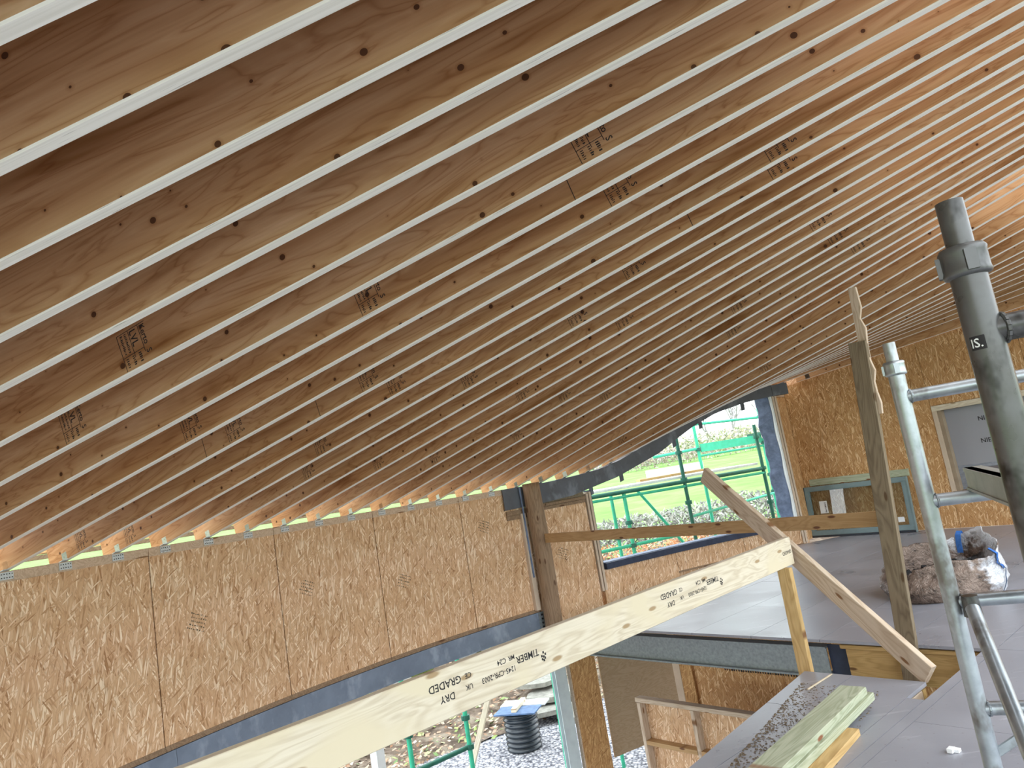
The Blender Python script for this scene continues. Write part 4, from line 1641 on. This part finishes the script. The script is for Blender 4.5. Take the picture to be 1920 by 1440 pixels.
# hedge and orange shrubs, far planting
def hedge(name, pts, width, height, n, size, mat, seed, label, cat, base=0.0):
    rr = random.Random(seed)
    e = empty(name, (pts[0][0], pts[0][1], gz(*pts[0])))
    b = MB()
    seg = []
    for a, c in zip(pts[:-1], pts[1:]):
        seg.append((Vector(a), Vector(c), (Vector(c) - Vector(a)).length))
    tot = sum(q[2] for q in seg)
    for i in range(n):
        t = rr.uniform(0, tot)
        for a, c, l_ in seg:
            if t <= l_:
                break
            t -= l_
        p = a + (c - a) * (t / l_)
        d = (c - a).normalized()
        u = rr.uniform(-1, 1)
        p = p + Vector((-d.y, d.x)) * u * width / 2
        hh = height * (1 - .3 * abs(u) ** 3) * (.93 + .14 * noise.noise(Vector((p.x * .8, p.y * .8, 0))))
        z = gz(p.x, p.y) + base + hh * (rr.random() ** .6)
        s_ = rr.uniform(*size)
        d1 = Vector((rr.uniform(-1, 1), rr.uniform(-1, 1), rr.uniform(-.8, 1.2))).normalized() * s_
        d2 = d1.cross(Vector((rr.uniform(-1, 1), rr.uniform(-1, 1), rr.uniform(-1, 1)))).normalized() * s_ * .28
        q = Vector((p.x, p.y, z))
        b.add([q - d1, q + d2, q + d1, q - d2], [(0, 1, 2, 3)])
    f = b.build('foliage', mat, e, Matrix.Identity(4))
    f['kind'] = 'stuff'
    # woody core
    c_ = MB()
    for a, c, l_ in seg:
        d = (c - a).normalized()
        for i in range(int(l_ / .8)):
            p = a + d * (i * .8 + .4)
            c_.tube((p.x, p.y, gz(p.x, p.y) - .1), (p.x + rr.uniform(-.2, .2), p.y + rr.uniform(-.2, .2), gz(p.x, p.y) + height * .8), .03, .012, 5)
    k_ = c_.build('stems', 'twig', e, Matrix.Identity(4))
    k_['kind'] = 'stuff'
    tag(e, label, cat)


hedge('hedge', [(-3, 22.5), (4, 23.2), (12, 24.5)], 1.5, 1.45, 16000, (.04, .13), 'hedge_twigs', 4, 'grey-green clipped hedge between the yard and the lawn', 'hedge')
hedge('beech_bushes', [(-3.5, 19.6), (3, 20.6), (11, 22.2)], 1.6, .75, 9000, (.03, .09), 'beech_leaf', 6, 'row of low orange-leaved beech bushes in front of the hedge', 'bushes', .02)
hedge('far_hedge', [(10, 105), (40, 108), (75, 112)], 2.5, 2.4, 5000, (.15, .45), 'far_hedge', 8, 'reddish brown hedge along the far side of the lawn', 'hedge')
hedge('far_scrub', [(12, 122), (45, 126), (80, 128)], 9, 4.2, 9000, (.2, .6), 'far_scrub', 9, 'tangled olive scrub behind the far hedge', 'scrub')


def tree(x, y, h, seed, label):
    rr = random.Random(seed)
    e = empty('bare_tree', (x, y, gz(x, y)))
    tk, br_ = MB(), MB()

    def grow(p, d, l_, r, lev):
        q = p + d * l_
        (tk if lev == 0 else br_).tube(p, q, r, r * .7, 5, caps=False)
        if lev >= 5:
            return
        for i in range(3 if lev < 3 else 2):
            a = Vector((rr.uniform(-1, 1), rr.uniform(-1, 1), rr.uniform(-.1, .9)))
            dd = (d + a * .62).normalized()
            grow(p + d * l_ * rr.uniform(.6, 1.0), dd, l_ * rr.uniform(.6, .82), r * .66, lev + 1)

    grow(Vector((x, y, gz(x, y) - .2)), Vector((0, 0, 1)), h * .3, h * .02, 0)
    tk.build('trunk', 'tree_bark', e, Matrix.Identity(4))
    t_ = br_.build('branches', 'tree_bark', e, Matrix.Identity(4))
    tag(e, label, 'tree', 'bare winter trees beyond the lawn')


for i, (x, y, h) in enumerate(((22, 130, 9), (28, 134, 10), (34, 132, 12), (40, 136, 13), (45, 131, 14), (50, 138, 12), (55, 134, 13), (17, 131, 8))):
    tree(x, y, h, 30 + i, 'bare leafless tree standing beyond the far hedge')
for i, (x, y, w_, d_, h_, lb) in enumerate(((62, 150, 9, 7, 3.2, 'pale house with dark slate roof beyond the far trees'), (24, 155, 12, 6, 2.6, 'low pale building with grey roof behind the scrub'))):
    e = empty('house', (x, y, gz(x, y)))
    z = gz(x, y)
    MB().box(x - w_ / 2, x + w_ / 2, y - d_ / 2, y + d_ / 2, z, z + h_).build('walls', 'house_wall', e)
    b = MB()
    b.add([(x - w_ / 2 - .3, y - d_ / 2 - .3, z + h_), (x + w_ / 2 + .3, y - d_ / 2 - .3, z + h_), (x + w_ / 2 + .3, y + d_ / 2 + .3, z + h_), (x - w_ / 2 - .3, y + d_ / 2 + .3, z + h_),
           (x - w_ / 2 - .3, y, z + h_ + 2.4), (x + w_ / 2 + .3, y, z + h_ + 2.4)], [(0, 1, 5, 4), (2, 3, 4, 5), (0, 4, 3), (1, 2, 5), (0, 3, 2, 1)])
    b.build('roof', 'house_roof', e)
    for j in (-1, 1):
        MB().box(x + j * w_ * .25 - .5, x + j * w_ * .25 + .5, y - d_ / 2 - .04, y - d_ / 2 + .02, z + 1, z + 2.1).build('pane', 'house_roof', e)
    tag(e, lb, 'house')
